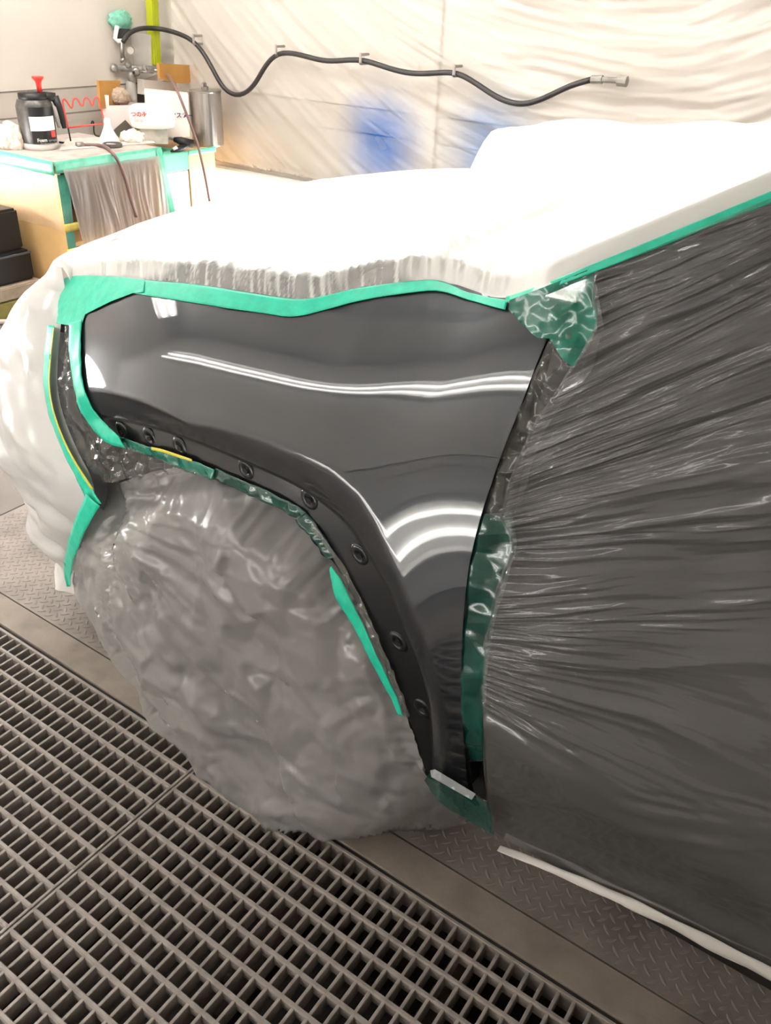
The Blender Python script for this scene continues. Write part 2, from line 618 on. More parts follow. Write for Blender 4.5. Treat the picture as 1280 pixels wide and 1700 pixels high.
# ------------------------------------------------------------------ lamps
def lamp(name, a, b, nrm, up, m, label, w=.30):
    """two long tubes in a white tray between a and b; nrm points into the room"""
    a = np.array(a, float); b = np.array(b, float); nrm = np.array(nrm, float); up = np.array(up, float)
    nrm /= np.linalg.norm(nrm); up /= np.linalg.norm(up)
    root = empty(name, a, label, 'light', 'long tube lamps of the booth')
    mb = MB()
    for (u0, u1, d0, d1) in ((-w / 2, w / 2, 0, .01), (-w / 2 - .012, -w / 2, 0, .07), (w / 2, w / 2 + .012, 0, .07)):
        fr = [a + up * u0 + nrm * d0, a + up * u1 + nrm * d0, a + up * u1 + nrm * d1, a + up * u0 + nrm * d1]
        mb.prism(fr, [q + (b - a) for q in fr])
    mb.build('lamp_tray', WHITE, root)
    for s in (-1, 1):
        c = up * (s * w * .22) + nrm * .04
        MB().tube([a + c + (b - a) * .01, b + c - (b - a) * .01], .019, 8).build('tube', m, root, smooth=True)
    return root


lamp('wall_lamp', (4.0, YF + .03, .38), (1.5, YF + .03, .38), (0, 1, 0), (0, 0, 1), TUBE_LOW, 'bright long tube lamp low on the far wall behind the bonnet')
lamp('wall_lamp', (XF - .03, -2.52, .52), (XF - .03, .2, .52), (-1, 0, 0), (0, 0, 1), TUBE_FRONT, 'bright long tube lamp low on the wall left of the workbench')
lamp('wall_lamp', (.6, YN - .03, .42), (1.8, YN - .03, .42), (0, -1, 0), (0, 0, 1), TUBE_NEAR, 'long tube lamp low on the wall behind the viewer')
lamp('ceiling_lamp', (4.0, -2.75, 2.68), (-.6, -2.75, 2.68), (0, .2, -1), (0, 1, .2), TUBE_HIGH, 'long tube lamp under the ceiling along the far side of the car')
lamp('ceiling_lamp', (4.0, -1.95, 2.68), (-.6, -1.95, 2.68), (0, 0, -1), (0, 1, 0), TUBE_HIGH, 'long tube lamp under the ceiling above the bonnet')
lamp('wall_lamp', (.4, YN - .03, 1.95), (3.6, YN - .03, 1.95), (0, -1, 0), (0, 0, 1), TUBE_NEAR, 'long tube lamp high on the wall behind the viewer')
lamp('ceiling_lamp', (4.15, -3.2, 2.6), (4.15, -.2, 2.6), (-.7, 0, -.7), (-.7, 0, .7), TUBE_HIGH, 'long tube lamp under the ceiling above the workbench')

# ------------------------------------------------------------------ floor
floor = struct('floor', MB().box(XB, XF, YF, Y_JOINT - .004, -.08, 0), SLAB, 'dusty grey booth floor of tread plates and painted concrete')
trim = struct('trim_2', MB().box(XB, XF, Y_JOINT, Y_EDGE - .006, -.08, .001), CONC, 'narrow concrete kerb strip beside the floor grating')
pit = empty('pit', (1.0, -.4, -.5), 'dark exhaust pit under the floor grating', None, None, 'structure')
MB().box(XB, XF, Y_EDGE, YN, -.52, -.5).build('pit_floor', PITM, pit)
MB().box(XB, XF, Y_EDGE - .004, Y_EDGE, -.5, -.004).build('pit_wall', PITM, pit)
MB().box(XB, XF, Y_JOINT - .004, Y_JOINT, -.08, -.006).build('joint_gap', DARK, pit)
MB().box(XB, XF, .13, YN, -.06, 0).build('near_kerb', CONC, pit)
for i in range(9):
    x = -1.0 + i * .33
    MB().box(x, x + .05, Y_EDGE, .13, -.14, -.052).build('support_beam', mat('pit_beam', (70, 58, 50), rough=.8, var=.2), pit)

# plate seams (thin grooves shown as dark inlays at the joints)
SEAM = mat('floor_seam', (52, 46, 42), rough=.9)
MB().box(2.299, 2.305, YF, Y_JOINT - .01, -.01, .0006).build('seam', SEAM, floor)
MB().box(2.3, XF, -2.086, -2.08, -.01, .0006).build('seam', SEAM, floor)
MB().box(3.35, 3.356, YF, Y_JOINT - .01, -.01, .0006).build('seam', SEAM, floor)


# raised lozenges of the tread plates
def lozenge_mesh(a):
    L, w, h = .0125, .0032, .0013
    v = []
    for (x, y, z) in ((-L, 0, 0), (-L * .4, -w, 0), (L * .4, -w, 0), (L, 0, 0), (L * .4, w, 0), (-L * .4, w, 0),
                      (-L * .72, 0, h), (-L * .3, -w * .5, h), (L * .3, -w * .5, h), (L * .72, 0, h), (L * .3, w * .5, h), (-L * .3, w * .5, h)):
        v.append((x * cos(a) - y * sin(a), x * sin(a) + y * cos(a), z))
    f = [(6, 7, 8, 9, 10, 11)] + [(i, (i + 1) % 6, 6 + (i + 1) % 6, 6 + i) for i in range(6)]
    return v, f


LOZ = []
for ang in (radians(48), radians(-42)):
    v, f = lozenge_mesh(ang)
    me = bpy.data.meshes.new('lozenge'); me.from_pydata(v, [], f); me.materials.append(PLATE)
    LOZ.append((me, v, f))
cand = []
for i in range(-60, 82):
    for j in range(0, 46):
        for t in (0, 1):
            x = i * .03 + t * .015 + .012; y = -1.0085 - j * .03 - t * .015
            if x > 2.29: continue
            p = proj((x, y, 0))
            if not (-240 < p[0] < 1900 and 500 < p[1] < 2100): continue
            # skip what the car and its covers hide
            if .62 < x < 1.45 and y < -1.06 - .12 * (x - .62): continue
            if x <= .62 and y < -1.26: continue
            if x > 1.45 and y < -1.95: continue
            dist = hypot(hypot(x, y), EYE)
            vis = ((p[0] > 690 and p[1] > 1370) or (p[0] < 230)) and 0 < p[0] < 1280 and p[1] < 1700
            cand.append((dist + (0 if vis else 10), x, y, t))
cand.sort()
plate = empty('tread_plate', (0.1, -1.1, 0), 'grey steel tread plate with raised lozenges beside the concrete kerb', None, None, 'structure')
mbp = MB().box(XB, 2.298, -2.6, Y_JOINT - .005, 0, .0005)
mbp.build('plate', PLATE, plate)
for k, (dd, x, y, t) in enumerate(cand):
    if k >= 300: break
    o = link('lozenge', LOZ[t][0], None, plate)
    o.location = (x, y, .0005)
rest = MB()
for dd, x, y, t in cand[300:4800]:
    rest.add([(a + x, b + y, c + .0005) for a, b, c in LOZ[t][1]], LOZ[t][2])
tag(rest.build('lozenge_field', PLATE, plate), kind='stuff')

# ------------------------------------------------------------------ floor gratings
XS = 1.049     # seam between panels
GAP = .0035


def bar_profile(w, h, top, rnd=True):
    return [(-w / 2, top - h), (w / 2, top - h), (w / 2, top - w * .45), (w * .28, top), (-w * .28, top), (-w / 2, top - w * .45)] if rnd else \
        [(-w / 2, top - h), (w / 2, top - h), (w / 2, top - .001), (w / 2 - .001, top), (-w / 2 + .001, top), (-w / 2, top - .001)]


def extr(prof, L, along):
    v = []
    for s in (0, L):
        for (u, z) in prof:
            v.append((s, u, z) if along == 'x' else (u, s, z))
    n = len(prof)
    f = [tuple(range(n)), tuple(range(2 * n - 1, n - 1, -1))] + [(i, i + n, (i + 1) % n + n, (i + 1) % n) for i in range(n)]
    return v, f


PL = .9965
Y0G, Y1G = Y_EDGE + .003, .125
v, f = extr(bar_profile(.0100, .026, -.0005), PL, 'x'); ME_LONG = bpy.data.meshes.new('long_bar'); ME_LONG.from_pydata(v, [], f); ME_LONG.materials.append(STEEL)
v, f = extr(bar_profile(.0066, .034, -.003, False), Y1G - Y0G, 'y'); ME_CROSS = bpy.data.meshes.new('cross_bar'); ME_CROSS.from_pydata(v, [], f); ME_CROSS.materials.append(STEEL)
v, f = extr(bar_profile(.006, .045, -.0005, False), Y1G - Y0G, 'y'); ME_END = bpy.data.meshes.new('end_bar'); ME_END.from_pydata(v, [], f); ME_END.materials.append(STEEL)
v, f = extr(bar_profile(.007, .045, -.0005, False), PL, 'x'); ME_EDGE = bpy.data.meshes.new('edge_bar'); ME_EDGE.from_pydata(v, [], f); ME_EDGE.materials.append(STEEL)
for (x0, lab) in ((XS + GAP / 2, 'steel floor grating panel left of the seam, ahead of the wheel'), (XS + GAP / 2 - 1.0, 'steel floor grating panel right of the seam, beside the wheel and front wing'), (XS + GAP / 2 - 2.0, 'steel floor grating panel nearest the viewer beyond the lower right'), ):
    root = empty('floor_grating', (x0, Y0G, 0), lab, 'grating', 'floor grating panels over the pit')
    yb = Y_EDGE + .053
    while yb < Y1G - .01:
        o = link('long_bar', ME_LONG, None, root); o.matrix_parent_inverse = Matrix(); o.location = (0, yb - Y0G, 0)
        yb += .0503
    nb = 33
    for i in range(1, nb):
        o = link('cross_bar', ME_CROSS, None, root); o.matrix_parent_inverse = Matrix(); o.location = (PL * i / nb, 0, 0)
    for xx in (.003, PL - .003):
        o = link('end_bar', ME_END, None, root); o.matrix_parent_inverse = Matrix(); o.location = (xx, 0, 0)
    for yy in (.0035, Y1G - Y0G - .0035):
        o = link('edge_bar', ME_EDGE, None, root); o.matrix_parent_inverse = Matrix(); o.location = (0, yy, 0)

# ================================================================== THE CAR
YC = -1.79                    # centre plane of the car
AX, AZ = .89, .35             # wheel centre
ZCX = np.array([.20, .40, .507, .601, .707, 1.01, 1.30, 1.60]); ZCZ = np.array([1.13, 1.115, 1.066, 1.012, .983, .953, .915, .87])
_zr = np.linspace(-1.1, .5, 1601)
_k = np.exp(-np.linspace(-2, 2, 25) ** 2); _k /= _k.sum()


def profile(zk, tk, y, zref):
    t = np.interp(_zr, zk, tk)
    t = np.convolve(np.pad(t, 12, 'edge'), _k, 'valid')
    Y = -np.cumsum(np.tan(np.radians(t))) * (_zr[1] - _zr[0])
    return Y + y - np.interp(zref, _zr, Y)


_Y = profile([-1.1, -.75, -.55, -.35, -.26, -.20, -.13, -.08, -.015, .015, .05, .085, .13, .20, .5],
             [-10, -7, -3, 1, 4, 6, 9, 12, 17, 31, 38, 45, 55, 66, 76], -.862, -.2)
_Ys = profile([-1.1, -.75, -.55, -.35, -.26, -.20, -.13, -.08, -.03, .03, .06, .085, .13, .20, .5],
              [-10, -7, -3, 1, 4, 6, 11, 18, 26, 34, 40, 46, 55, 66, 76], -.862, -.2)
RC = np.array([[30, .66], [54, .613], [81, .534], [95, .55], [106, .573], [112, .592], [118, .598], [122, .589], [126, .573], [134, .551], [140, .535], [150, .51], [165, .48], [180, .46], [210, .45]])
RF = np.array([[30, .60], [58, .556], [65, .5335], [74, .5126], [83, .501], [91, .497], [100, .503], [107, .5145], [114, .521], [119, .522], [125, .508], [132, .4975], [139, .479], [144, .4735], [149, .468], [165, .45], [180, .45], [210, .45]])


def zc_line(X):
    return np.interp(X, ZCX, ZCZ)


def smooth_zc(X):
    s = 0
    for d in (-.06, -.03, 0, .03, .06):
        s = s + zc_line(X + d)
    return s / 5


def S_base(X, Z):
    zq = Z - smooth_zc(X)
    wq = sstep(.70, .52, X)
    Y = np.interp(zq, _zr, _Y) * (1 - wq) + np.interp(zq, _zr, _Ys) * wq
    fr = np.clip(X - .98, 0, None)
    return Y - .34 * fr ** 2


def S_fender(X, Z):
    Y = S_base(X, Z)
    th = np.degrees(np.arctan2(Z - AZ, X - AX)); r = np.hypot(X - AX, Z - AZ)
    th = np.where(th < -90, th + 360, th)
    rc = np.interp(th, RC[:, 0], RC[:, 1]); rf = np.interp(th, RF[:, 0], RF[:, 1])
    A = .013
    fade = np.interp(th, [0, 30, 60, 150, 175, 200], [0, .4, 1, 1, .6, 0])
    outer = A * np.exp(-np.clip(r - rc, 0, None) / .085)
    inner = A - .020 * np.clip((rc - r) / (rc - rf), 0, 1) ** 1.3
    return Y + fade * np.where(r > rc, outer, inner)


def S_flange(X, Z):
    return S_fender(X, Z) - .016


_td = np.interp(_zr, [-1.1, -.75, -.57, -.50, -.2, -.05, .03, .1, .2, .5], [-20, -18, -14, 0, 8, 13, 18, 23, 25, 26])
_Yd = -np.cumsum(np.tan(np.radians(_td))) * (_zr[1] - _zr[0])
_Yd += -.866 - np.interp(-.25, _zr, _Yd)


def S_door(X, Z):
    return np.interp(Z - 1.10, _zr, _Yd)


def S_any(X, Z):
    w = sstep(.36, .50, X)
    return S_door(X, Z) * (1 - w) + S_base(X, Z) * w


car = empty('car', (.3, YC, 0), 'dark graphite car masked for painting with only its left front wing bare', 'car')

# -- front wing (bare, freshly painted)
gap = [(908, 563), (890, 605), (870, 660), (850, 710), (830, 760), (815, 805), (800, 850), (788, 895), (778, 940), (771, 1000), (767, 1060), (766, 1120), (768, 1200), (772, 1260), (777, 1310), (790, 1338)]
flange_out = [(168, 688), (180, 691), (223, 699), (279, 714), (330, 732), (382, 753), (447, 781), (494, 802), (545, 837), (584, 873), (614, 921), (648, 977), (674, 1041), (691, 1080), (703, 1114), (712, 1150), (718, 1200), (722, 1290)]
flange_in = [(185, 728), (197, 728), (257, 748), (322, 768), (360, 785), (416, 808), (468, 832), (506, 858), (532, 890), (558, 932), (583, 980), (609, 1032), (631, 1066), (660, 1140), (672, 1180), (690, 1218), (704, 1275)]
fo = smooth_line(flange_out, 150, 2)
gp = smooth_line(gap, 110, 2)
top = [(128, 505), (210, 468), (350, 490), (480, 508), (520, 505), (600, 480), (715, 466), (760, 473), (845, 503)]
tp = resample(top, 90)
fend_poly = np.vstack([tp, smooth_line([(845, 503), (868, 540), (908, 563)], 14, 2)[1:-1], gp, fo[::-1], smooth_line([(150, 672), (128, 640), (122, 580), (124, 530)], 18, 2)])
fender = patch('front_wing', fend_poly, S_fender, 8, PAINT, car, densify=False)
# gap shadow between wing and door: a recessed jamb
jam = np.vstack([gp + np.array([-1.5, 0]), (gp + np.array([7, 0]))[::-1]])
patch('door_jamb', jam, lambda X, Z: S_fender(X, Z) - .012, 8, DARK, car, densify=False)
# -- recessed flange of the arch with fixing bosses
fi = smooth_line(flange_in, 150, 2)
ribbon('arch_flange', fo, fi, S_flange, FLANGE, car, n=150, k=6, off=0, thick=0, rounded=0)
ribbon('arch_return', fo + np.array([0, -.6]), fo + np.array([-2.2, 4.2]), lambda X, Z: S_fender(X, Z) - .008, DARK, car, n=150, k=3, off=0, thick=0, rounded=0)
HOLE = DARK
for i, (x, y) in enumerate(((203, 716), (249, 726), (299, 742), (409, 780), (514, 830), (597, 921), (661, 1066), (702, 1176))):
    c = on_side(np.array([(x, y)]), S_flange)[0]
    mb = MB()
    rr = .013
    mb.lathe(c + np.array([0, -.004, 0]), [(rr * 1.35, 0), (rr * 1.25, .004), (rr * 1.05, .0062), (rr * .5, .0064), (rr * .42, .004)], 16, (0, 1, 0), 1.25)
    bo = mb.build('fixing_boss', FLANGE, car, smooth=True)
    MB().lathe(c + np.array([-.003, .0032, 0]), [(.0048, 0), (.0048, .0018)], 12, (0, 1, 0)).build('bolt_hole', HOLE, bo)

# -- door and pillar under the film
def body_patch(name, xs, zs, S, off, m):
    X, Z = np.meshgrid(xs, zs, indexing='ij')
    Y = S(X, Z) + off
    P = np.stack([X, Y, Z], -1).reshape(-1, 3)
    return mesh(name, P, [q[::-1] for q in grid_faces(len(xs), len(zs))], m, car)


body_patch('front_door', np.linspace(-.75, .385, 30), np.linspace(.17, 1.15, 34), S_door, -.022, BLACK)
xw, tw = np.meshgrid(np.linspace(-.75, .36, 30), np.linspace(0, 1, 10), indexing='ij')
zw = 1.145 + tw * np.clip(.055 + (.42 - xw) * .61, 0, .40)
mesh('door_window', np.stack([xw, S_door(xw, zw) - .026, zw], -1).reshape(-1, 3), [q[::-1] for q in grid_faces(30, 10)], BLACK, car)
MB().box(-.75, .36, -1.25, -1.06, .18, .32, .02).build('sill', BLACK, car)
MB().box(-.75, .46, -2.5, -.985, .25, 1.10).build('cabin_core', DARK, car)
MB().box(.42, .50, -1.3, -.93, .30, 1.08).build('door_post', DARK, car)


# -- bonnet, windscreen, bumper under the covers
# edge line of the bonnet cover, seen from the tape: (px) -> points on the body
edge_px = [(118, 470), (150, 463), (205, 461), (330, 471), (440, 489), (500, 498), (545, 490), (600, 476), (715, 462), (742, 468), (790, 489), (845, 497), (885, 484), (985, 442), (1100, 396), (1280, 322)]
Epx = smooth_line(edge_px, 460, 2)
Ehood = on_side(Epx, S_base, -.5, -1.3)
Edoor = on_side(Epx, S_door, -.5, -1.3)
wE = sstep(845, 900, Epx[:, 0])[:, None]
E3 = Ehood * (1 - wE) + Edoor * wE
# go on along the pillar past the frame
dirp = (E3[-1] - E3[-60]) / np.linalg.norm(E3[-1] - E3[-60])
ext = np.array([E3[-1] + dirp * .03 * (i + 1) for i in range(12)])
E3 = np.vstack([E3, ext])
E3s = E3.copy()
for it in range(20):
    E3s[1:-1] = (E3s[:-2] + 2 * E3s[1:-1] + E3s[2:]) / 4


def cover_grid(nv, off, wr):
    """bonnet and windscreen skin: each station runs from the left edge over the crown to the right edge"""
    n = len(E3s)
    w = np.sin(np.linspace(-pi / 2, pi / 2, nv))
    w = np.sign(w) * np.abs(w) ** .8
    P = np.zeros((n, nv, 3))
    for i in range(n):
        A = E3s[i]
        hoodness = 1 - sstep(.40, .12, A[0])
        fr = sstep(1.0, 1.42, A[0])
        half = (A[1] - YC)
        pw = 2.0
        shape = 1 - np.abs(w) ** pw
        crown = .024 * hoodness
        bow = .20 * fr + .02
        P[i, :, 0] = A[0] + bow * (1 - np.abs(w) ** 2.2)
        P[i, :, 1] = YC - w * half * 1.0 if False else YC - w * (-half) * -1.0
        P[i, :, 2] = A[2] + crown * shape + off * shape ** .3
    # w=-1 is the left (near) edge
    return P, w


NV = 120
P, wv = cover_grid(NV, 0.0, 0)
mid = P.copy()
under = P.copy(); under[:, :, 2] -= .012
ui = np.arange(0, len(E3s), 6); vi = np.arange(0, NV, 3)
sub = under[np.ix_(ui, vi)]
nh = int(np.searchsorted(-E3s[ui, 0], -.44))
mesh('bonnet', sub[3:nh + 1].reshape(-1, 3), grid_faces(nh - 2, len(vi)), PAINT, car)
mesh('windscreen', sub[nh:].reshape(-1, 3), grid_faces(len(ui) - nh, len(vi)), BLACK, car)

# white cover: loft, folds, pleats along the taped edge
X, Y, Z = P[..., 0], P[..., 1], P[..., 2]
idx = np.arange(len(E3s))[:, None] * np.ones((1, NV))
dist = np.abs(Y - E3s[:, 1][:, None])                       # distance from the near edge
arc = np.r_[0, np.cumsum(np.linalg.norm(np.diff(E3s, axis=0), axis=1))][:, None]
edge_h = sstep(0, .05, dist)
pl = ridged(arc * 70 + dist * 30 + .5 * vnoise(arc * 6, dist * 9, 3), dist * 6 + arc * 3, 5, 2)
pleat = .0085 * pl * np.exp(-((dist - .02) / .05) ** 2) * sstep(0, .012, dist) * sstep(1.45, 1.3, X) * sstep(.45, .62, X)
loft = .026 * sstep(0, .022, dist) * (1 - .6 * sstep(.05, .30, dist))
fold = .006 * ridged(X * 2.2 + Y * 1.1, Y * 2.4 - X, 9, 3) * sstep(.05, .4, dist) +   .006 * vnoise(X * 3.1, Y * 3.1, 2) * sstep(.05, .3, dist)
wf = np.abs(Y - YC) / .8
cowl = (.078 + .045 * sstep(.55, 1.0, X)) * sstep(1.065, 1.035, X + .008 * vnoise(Y * 9, X * 0, 79)) * sstep(-1.80, -1.98, Y) * sstep(-2.52, -2.40, Y) * sstep(.30, .50, X)
P[..., 2] += loft + fold + cowl + pleat
P[..., 1] += pleat * .8
# a few pinched folds in the sheet on the bonnet
qp = proj(P)
for seg, hgt in (([(745, 413), (800, 392), (850, 376), (925, 343)], .022), ([(1058, 300), (1108, 291)], .016), ([(930, 340), (990, 322)], .012), ([(600, 470), (660, 440), (700, 425)], .012)):
    sl = resample(seg, 40)
    dm = np.full(qp.shape[:2], 1e9)
    for q in sl:
        dm = np.minimum(dm, np.hypot(qp[..., 0] - q[0], (qp[..., 1] - q[1]) * 1.4))
    P[..., 2] += hgt * np.exp(-(dm / 7) ** 2) * (.6 + .5 * vnoise(qp[..., 0] / 9, qp[..., 1] / 9, 180))
HC = mesh('bonnet_cover', P.reshape(-1, 3), grid_faces(len(E3s), NV), FILM_W)
lim = .042 + .020 * vnoise(arc * 60 + dist * 40, dist * 15, 77) + .014 * vnoise(arc * 13, arc * 0, 78)
lim = lim * sstep(1.25, 1.02, X) * sstep(.63, .74, X)
strand = vnoise(arc * 105 + dist * 60, dist * 12, 79)
thin = sstep(lim + .004, lim - .014, dist) * (1 - .85 * sstep(.05, .35, strand)) * (lim > .004)
at_ = HC.data.attributes.new('single_layer', 'FLOAT', 'POINT')
at_.data.foreach_set('value', thin.ravel().astype(np.float32))
tag(HC, 'white plastic masking sheet covering the bonnet and windscreen', 'masking film')

# -- front bumper and its white cover
bt_in = [(108, 480), (101, 540), (96, 590), (94, 640), (104, 690), (129, 750), (160, 806), (152, 850), (128, 920), (120, 965)]
bt = smooth_line(bt_in, 60, 2)


def S_nose(X, Z):
    return S_base(np.clip(X, .2, 1.62), np.clip(Z, .5, 1.2)) - .10 * np.clip(.55 - Z, 0, 1)


B3 = on_side(bt, S_nose, -.5, -1.4)
zs = B3[:, 2]


def bumper_rows(zrow, off, n):
    i = np.argsort(zs)
    px = np.interp(zrow, zs[i], B3[i, 0]); py_ = np.interp(zrow, zs[i], B3[i, 1])
    nx = 1.90 - .30 * np.clip((zrow - .70) / .29, 0, 1.2) ** 2 - .07 * np.clip((.34 - zrow) / .2, 0, 1) ** 2 + off
    a = np.linspace(0, pi / 2, n)
    e = .60
    x = px + (nx - px) * np.sin(a) ** e
    y = py_ + (YC - py_) * (1 - np.cos(a) ** e)
    x[0] = px; y[0] = py_
    x2 = x[::-1][1:]; y2 = (2 * YC - y)[::-1][1:]
    return np.r_[x, x2], np.r_[y, y2]


NZ, NA = 70, 80
zr_ = np.linspace(1.0, .11, NZ)
PB = []
for z in zr_:
    x, y = bumper_rows(z, .012, NA)
    PB.append(np.stack([x, y, np.full_like(x, z)], 1))
PB = np.array(PB)
PBU = PB.copy()
tU = np.linspace(0, 1, PB.shape[1])[None, :]
wr = .030 * (facet(PB[..., 1] * 1.0 + PB[..., 0] * .7, PB[..., 2], .11, 23, .95, 1.4) - .5) + .028 * (facet(PB[..., 1] + PB[..., 0] * .7, PB[..., 2], .05, 24, .95, .8) - .5) + .012 * (facet(PB[..., 1] + PB[..., 0] * .7, PB[..., 2], .022, 25) - .5) + .014 * ridged(PB[..., 0] * 3 + PB[..., 1] * 3.5 + PB[..., 2] * 2.5, PB[..., 2] * 1.3 - PB[..., 1] * 1.2, 21, 3) + .006 * crumple(PB[..., 1] * 9, PB[..., 2] * 9, 4)
wr = wr * sstep(0, .015, tU) * sstep(.99, .8, PB[..., 2]) * (.35 + .65 * sstep(.85, .6, PB[..., 2]))
nrm = np.stack([PB[..., 0] - 1.2, (PB[..., 1] - YC) * .6, 0 * PB[..., 0]], -1); nrm /= np.linalg.norm(nrm, axis=-1, keepdims=True)
PB = PB + nrm * wr[..., None]
nb_ = PB.shape[1]
# close the top to the bonnet cover
topx = mid[0]
tag(mesh('bumper_cover', PB.reshape(-1, 3), [q[::-1] for q in grid_faces(NZ, nb_)], FILM_B), 'translucent white plastic sheet wrapped round the front bumper', 'masking film')
PU = PBU - nrm * .03
PU = PU[9:]
mesh('front_bumper', PU[::3, ::3].reshape(-1, 3), [q[::-1] for q in grid_faces(len(PU[::3]), len(PU[0, ::3]))], PAINT, car)
# white sheet between bumper top and bonnet front
r0 = P[0]; ri = np.linspace(0, nb_ - 1, NV).astype(int)
r1 = PB[0][ri]
bl = []
for t in np.linspace(0, 1, 8):
    q = r0 * (1 - t) + r1 * t
    q[:, 2] += .012 * sin(pi * t)
    bl.append(q)
bl = np.array(bl)
apron = mesh('bonnet_cover_apron', bl.reshape(-1, 3), grid_faces(8, NV)[::1], FILM_W)
apron.parent = HC

# -- wheel
wheel = MB()
TY = -.930
prof = [(.20, 0), (.235, .004), (.27, .012), (.315, .014), (.343, .004), (.355, -.02), (.358, -.10), (.355, -.19), (.34, -.215), (.25, -.22)]
wheel.lathe((AX, TY, AZ + .008), prof, 64, (0, 1, 0))
tyre = wheel.build('tyre', RUBBER, car, smooth=True)
rim = MB().lathe((AX, TY - .005, AZ + .008), [(.245, -.10), (.245, 0), (.235, .006), (.222, .004), (.215, -.03), (.20, -.09)], 64, (0, 1, 0)).build('wheel_rim', ALLOY, car, smooth=True)
for k in range(5):
    a0 = 2 * pi * k / 5 + .3
    for s in (-1, 1):
        a = a0 + s * .17
        c0 = np.array([AX + .05 * cos(a0), TY, AZ + .008 + .05 * sin(a0)]); c1 = np.array([AX + .225 * cos(a), TY - .004, AZ + .008 + .225 * sin(a)])
        d = (c1 - c0) / np.linalg.norm(c1 - c0); pr = np.array([-d[2], 0, d[0]])
        fr = [c0 + pr * .02, c1 + pr * .026, c1 - pr * .026, c0 - pr * .02]
        MB().prism([q + np.array([0, .0, 0]) for q in fr], [q + np.array([0, -.03, 0]) for q in fr]).build('spoke', ALLOY, rim, bevel=.004)
MB().lathe((AX, TY - .01, AZ + .008), [(.05, -.03), (.05, .008), (.035, .016), (.034, .012)], 32, (0, 1, 0)).build('hub_cap', ALLOY, rim, smooth=True)
MB().lathe((AX, TY - .10, AZ), [(.18, 0), (.18, .02), (.05, .03)], 40, (0, 1, 0)).build('brake_disc', mat('brake_steel', (60, 58, 56), rough=.4, metal=.8), rim, smooth=True)
# inner arch liner: half barrel behind the wheel
liner = MB()
th = np.linspace(radians(-25), radians(205), 50)
vv = []; ff = []
for j, (yy, rr_) in enumerate(((-1.05, .44), (-1.08, .45), (-1.25, .45), (-1.27, .2))):
    for a in th:
        vv.append((AX - .03 + rr_ * 1.02 * cos(a), yy, max(.12, AZ + rr_ * sin(a))))
liner.add(vv, [q for q in grid_faces(4, 50)])
liner.build('arch_liner', DARK, car, smooth=True)

# -- film over the wheel
_rsb = .40


def S_wheel(X, Z):
    dx, dz = X - AX, Z - AZ
    r = np.hypot(dx, dz); th = np.degrees(np.arctan2(dz, dx))
    thp = np.where(th < -90, th + 360, th)
    face = -.846 - .010 * sstep(.27, .10, r) - .012 * sstep(.30, .38, r)
    up_ = sstep(0, 40, thp) * sstep(185, 150, thp)
    out_up = -.935 + 0 * r
    slope_rear = sstep(150, 215, thp) * sstep(290, 250, thp)
    k = .25 + 1.1 * slope_rear
    out_dn = -.864 - k * np.clip(r - .36, 0, None)
    w = sstep(.345, .43, r)
    face = face - 1.2 * np.clip(.70 - X, 0, .22) ** 2 * sstep(.06, .22, Z) * sstep(.75, .6, Z)
    return face * (1 - w) + (out_up * up_ + out_dn * (1 - up_)) * w


wheel_poly = [(172, 812), (142, 872), (117, 960), (136, 1012), (176, 1060), (215, 1130), (262, 1212), (330, 1288), (400, 1346), (470, 1386), (560, 1404), (640, 1413), (700, 1409), (745, 1400), (795, 1378),
              (760, 1340), (718, 1300), (706, 1262), (690, 1215), (672, 1172), (652, 1125), (634, 1080), (606, 1030), (580, 978), (553, 930), (526, 890), (500, 862), (460, 832), (410, 808), (355, 786), (300, 774), (235, 788)]


def wheel_disp(P, px):
    dx, dz = P[:, 0] - AX, P[:, 2] - AZ
    r = np.hypot(dx, dz); th = np.arctan2(dz, dx)
    X_, Z_ = P[:, 0], P[:, 2]
    wx = X_ + .02 * vnoise(X_ * 9, Z_ * 9, 30); wz = Z_ + .02 * vnoise(X_ * 9 + 4, Z_ * 9, 33)
    ca, sa = cos(.9), sin(.9)
    d = .042 * (facet(wx * ca + wz * sa, -wx * sa + wz * ca, .085, 31, .95, 1.7) - .5) + .016 * (facet(wx, wz, .038, 37, .95, 1.2) - .5) + .004 * (facet(wx, wz, .016, 38) - .5)
    fan = .007 * ridged(th * 16, r * 7, 41, 2) * sstep(.30, .40, r) * sstep(30, 60, np.degrees(th)) * sstep(200, 175, np.degrees(th))
    rear = .020 * (facet(X_, Z_, .03, 43) - .5) * sstep(.60, .50, X_)
    # straight folds pulled from the corner under the bumper tape
    c = np.array([1.27, .60])
    ang = np.arctan2(P[:, 2] - c[1], P[:, 0] - c[0]); rr = np.hypot(P[:, 0] - c[0], P[:, 2] - c[1])
    star = .008 * ridged(ang * 7, rr * 1.2, 47, 2) * sstep(.0, .08, rr) * sstep(.55, .2, rr)
    return d + fan + rear + star


wc = patch('wheel_cover', smooth_line(wheel_poly + wheel_poly[:1], 400, 2)[:-1], S_wheel, 4.2, FILM_T, None, disp=wheel_disp, densify=False, y1=-1.4)
tag(wc, 'crumpled translucent plastic sheet draped over the front wheel', 'masking film')

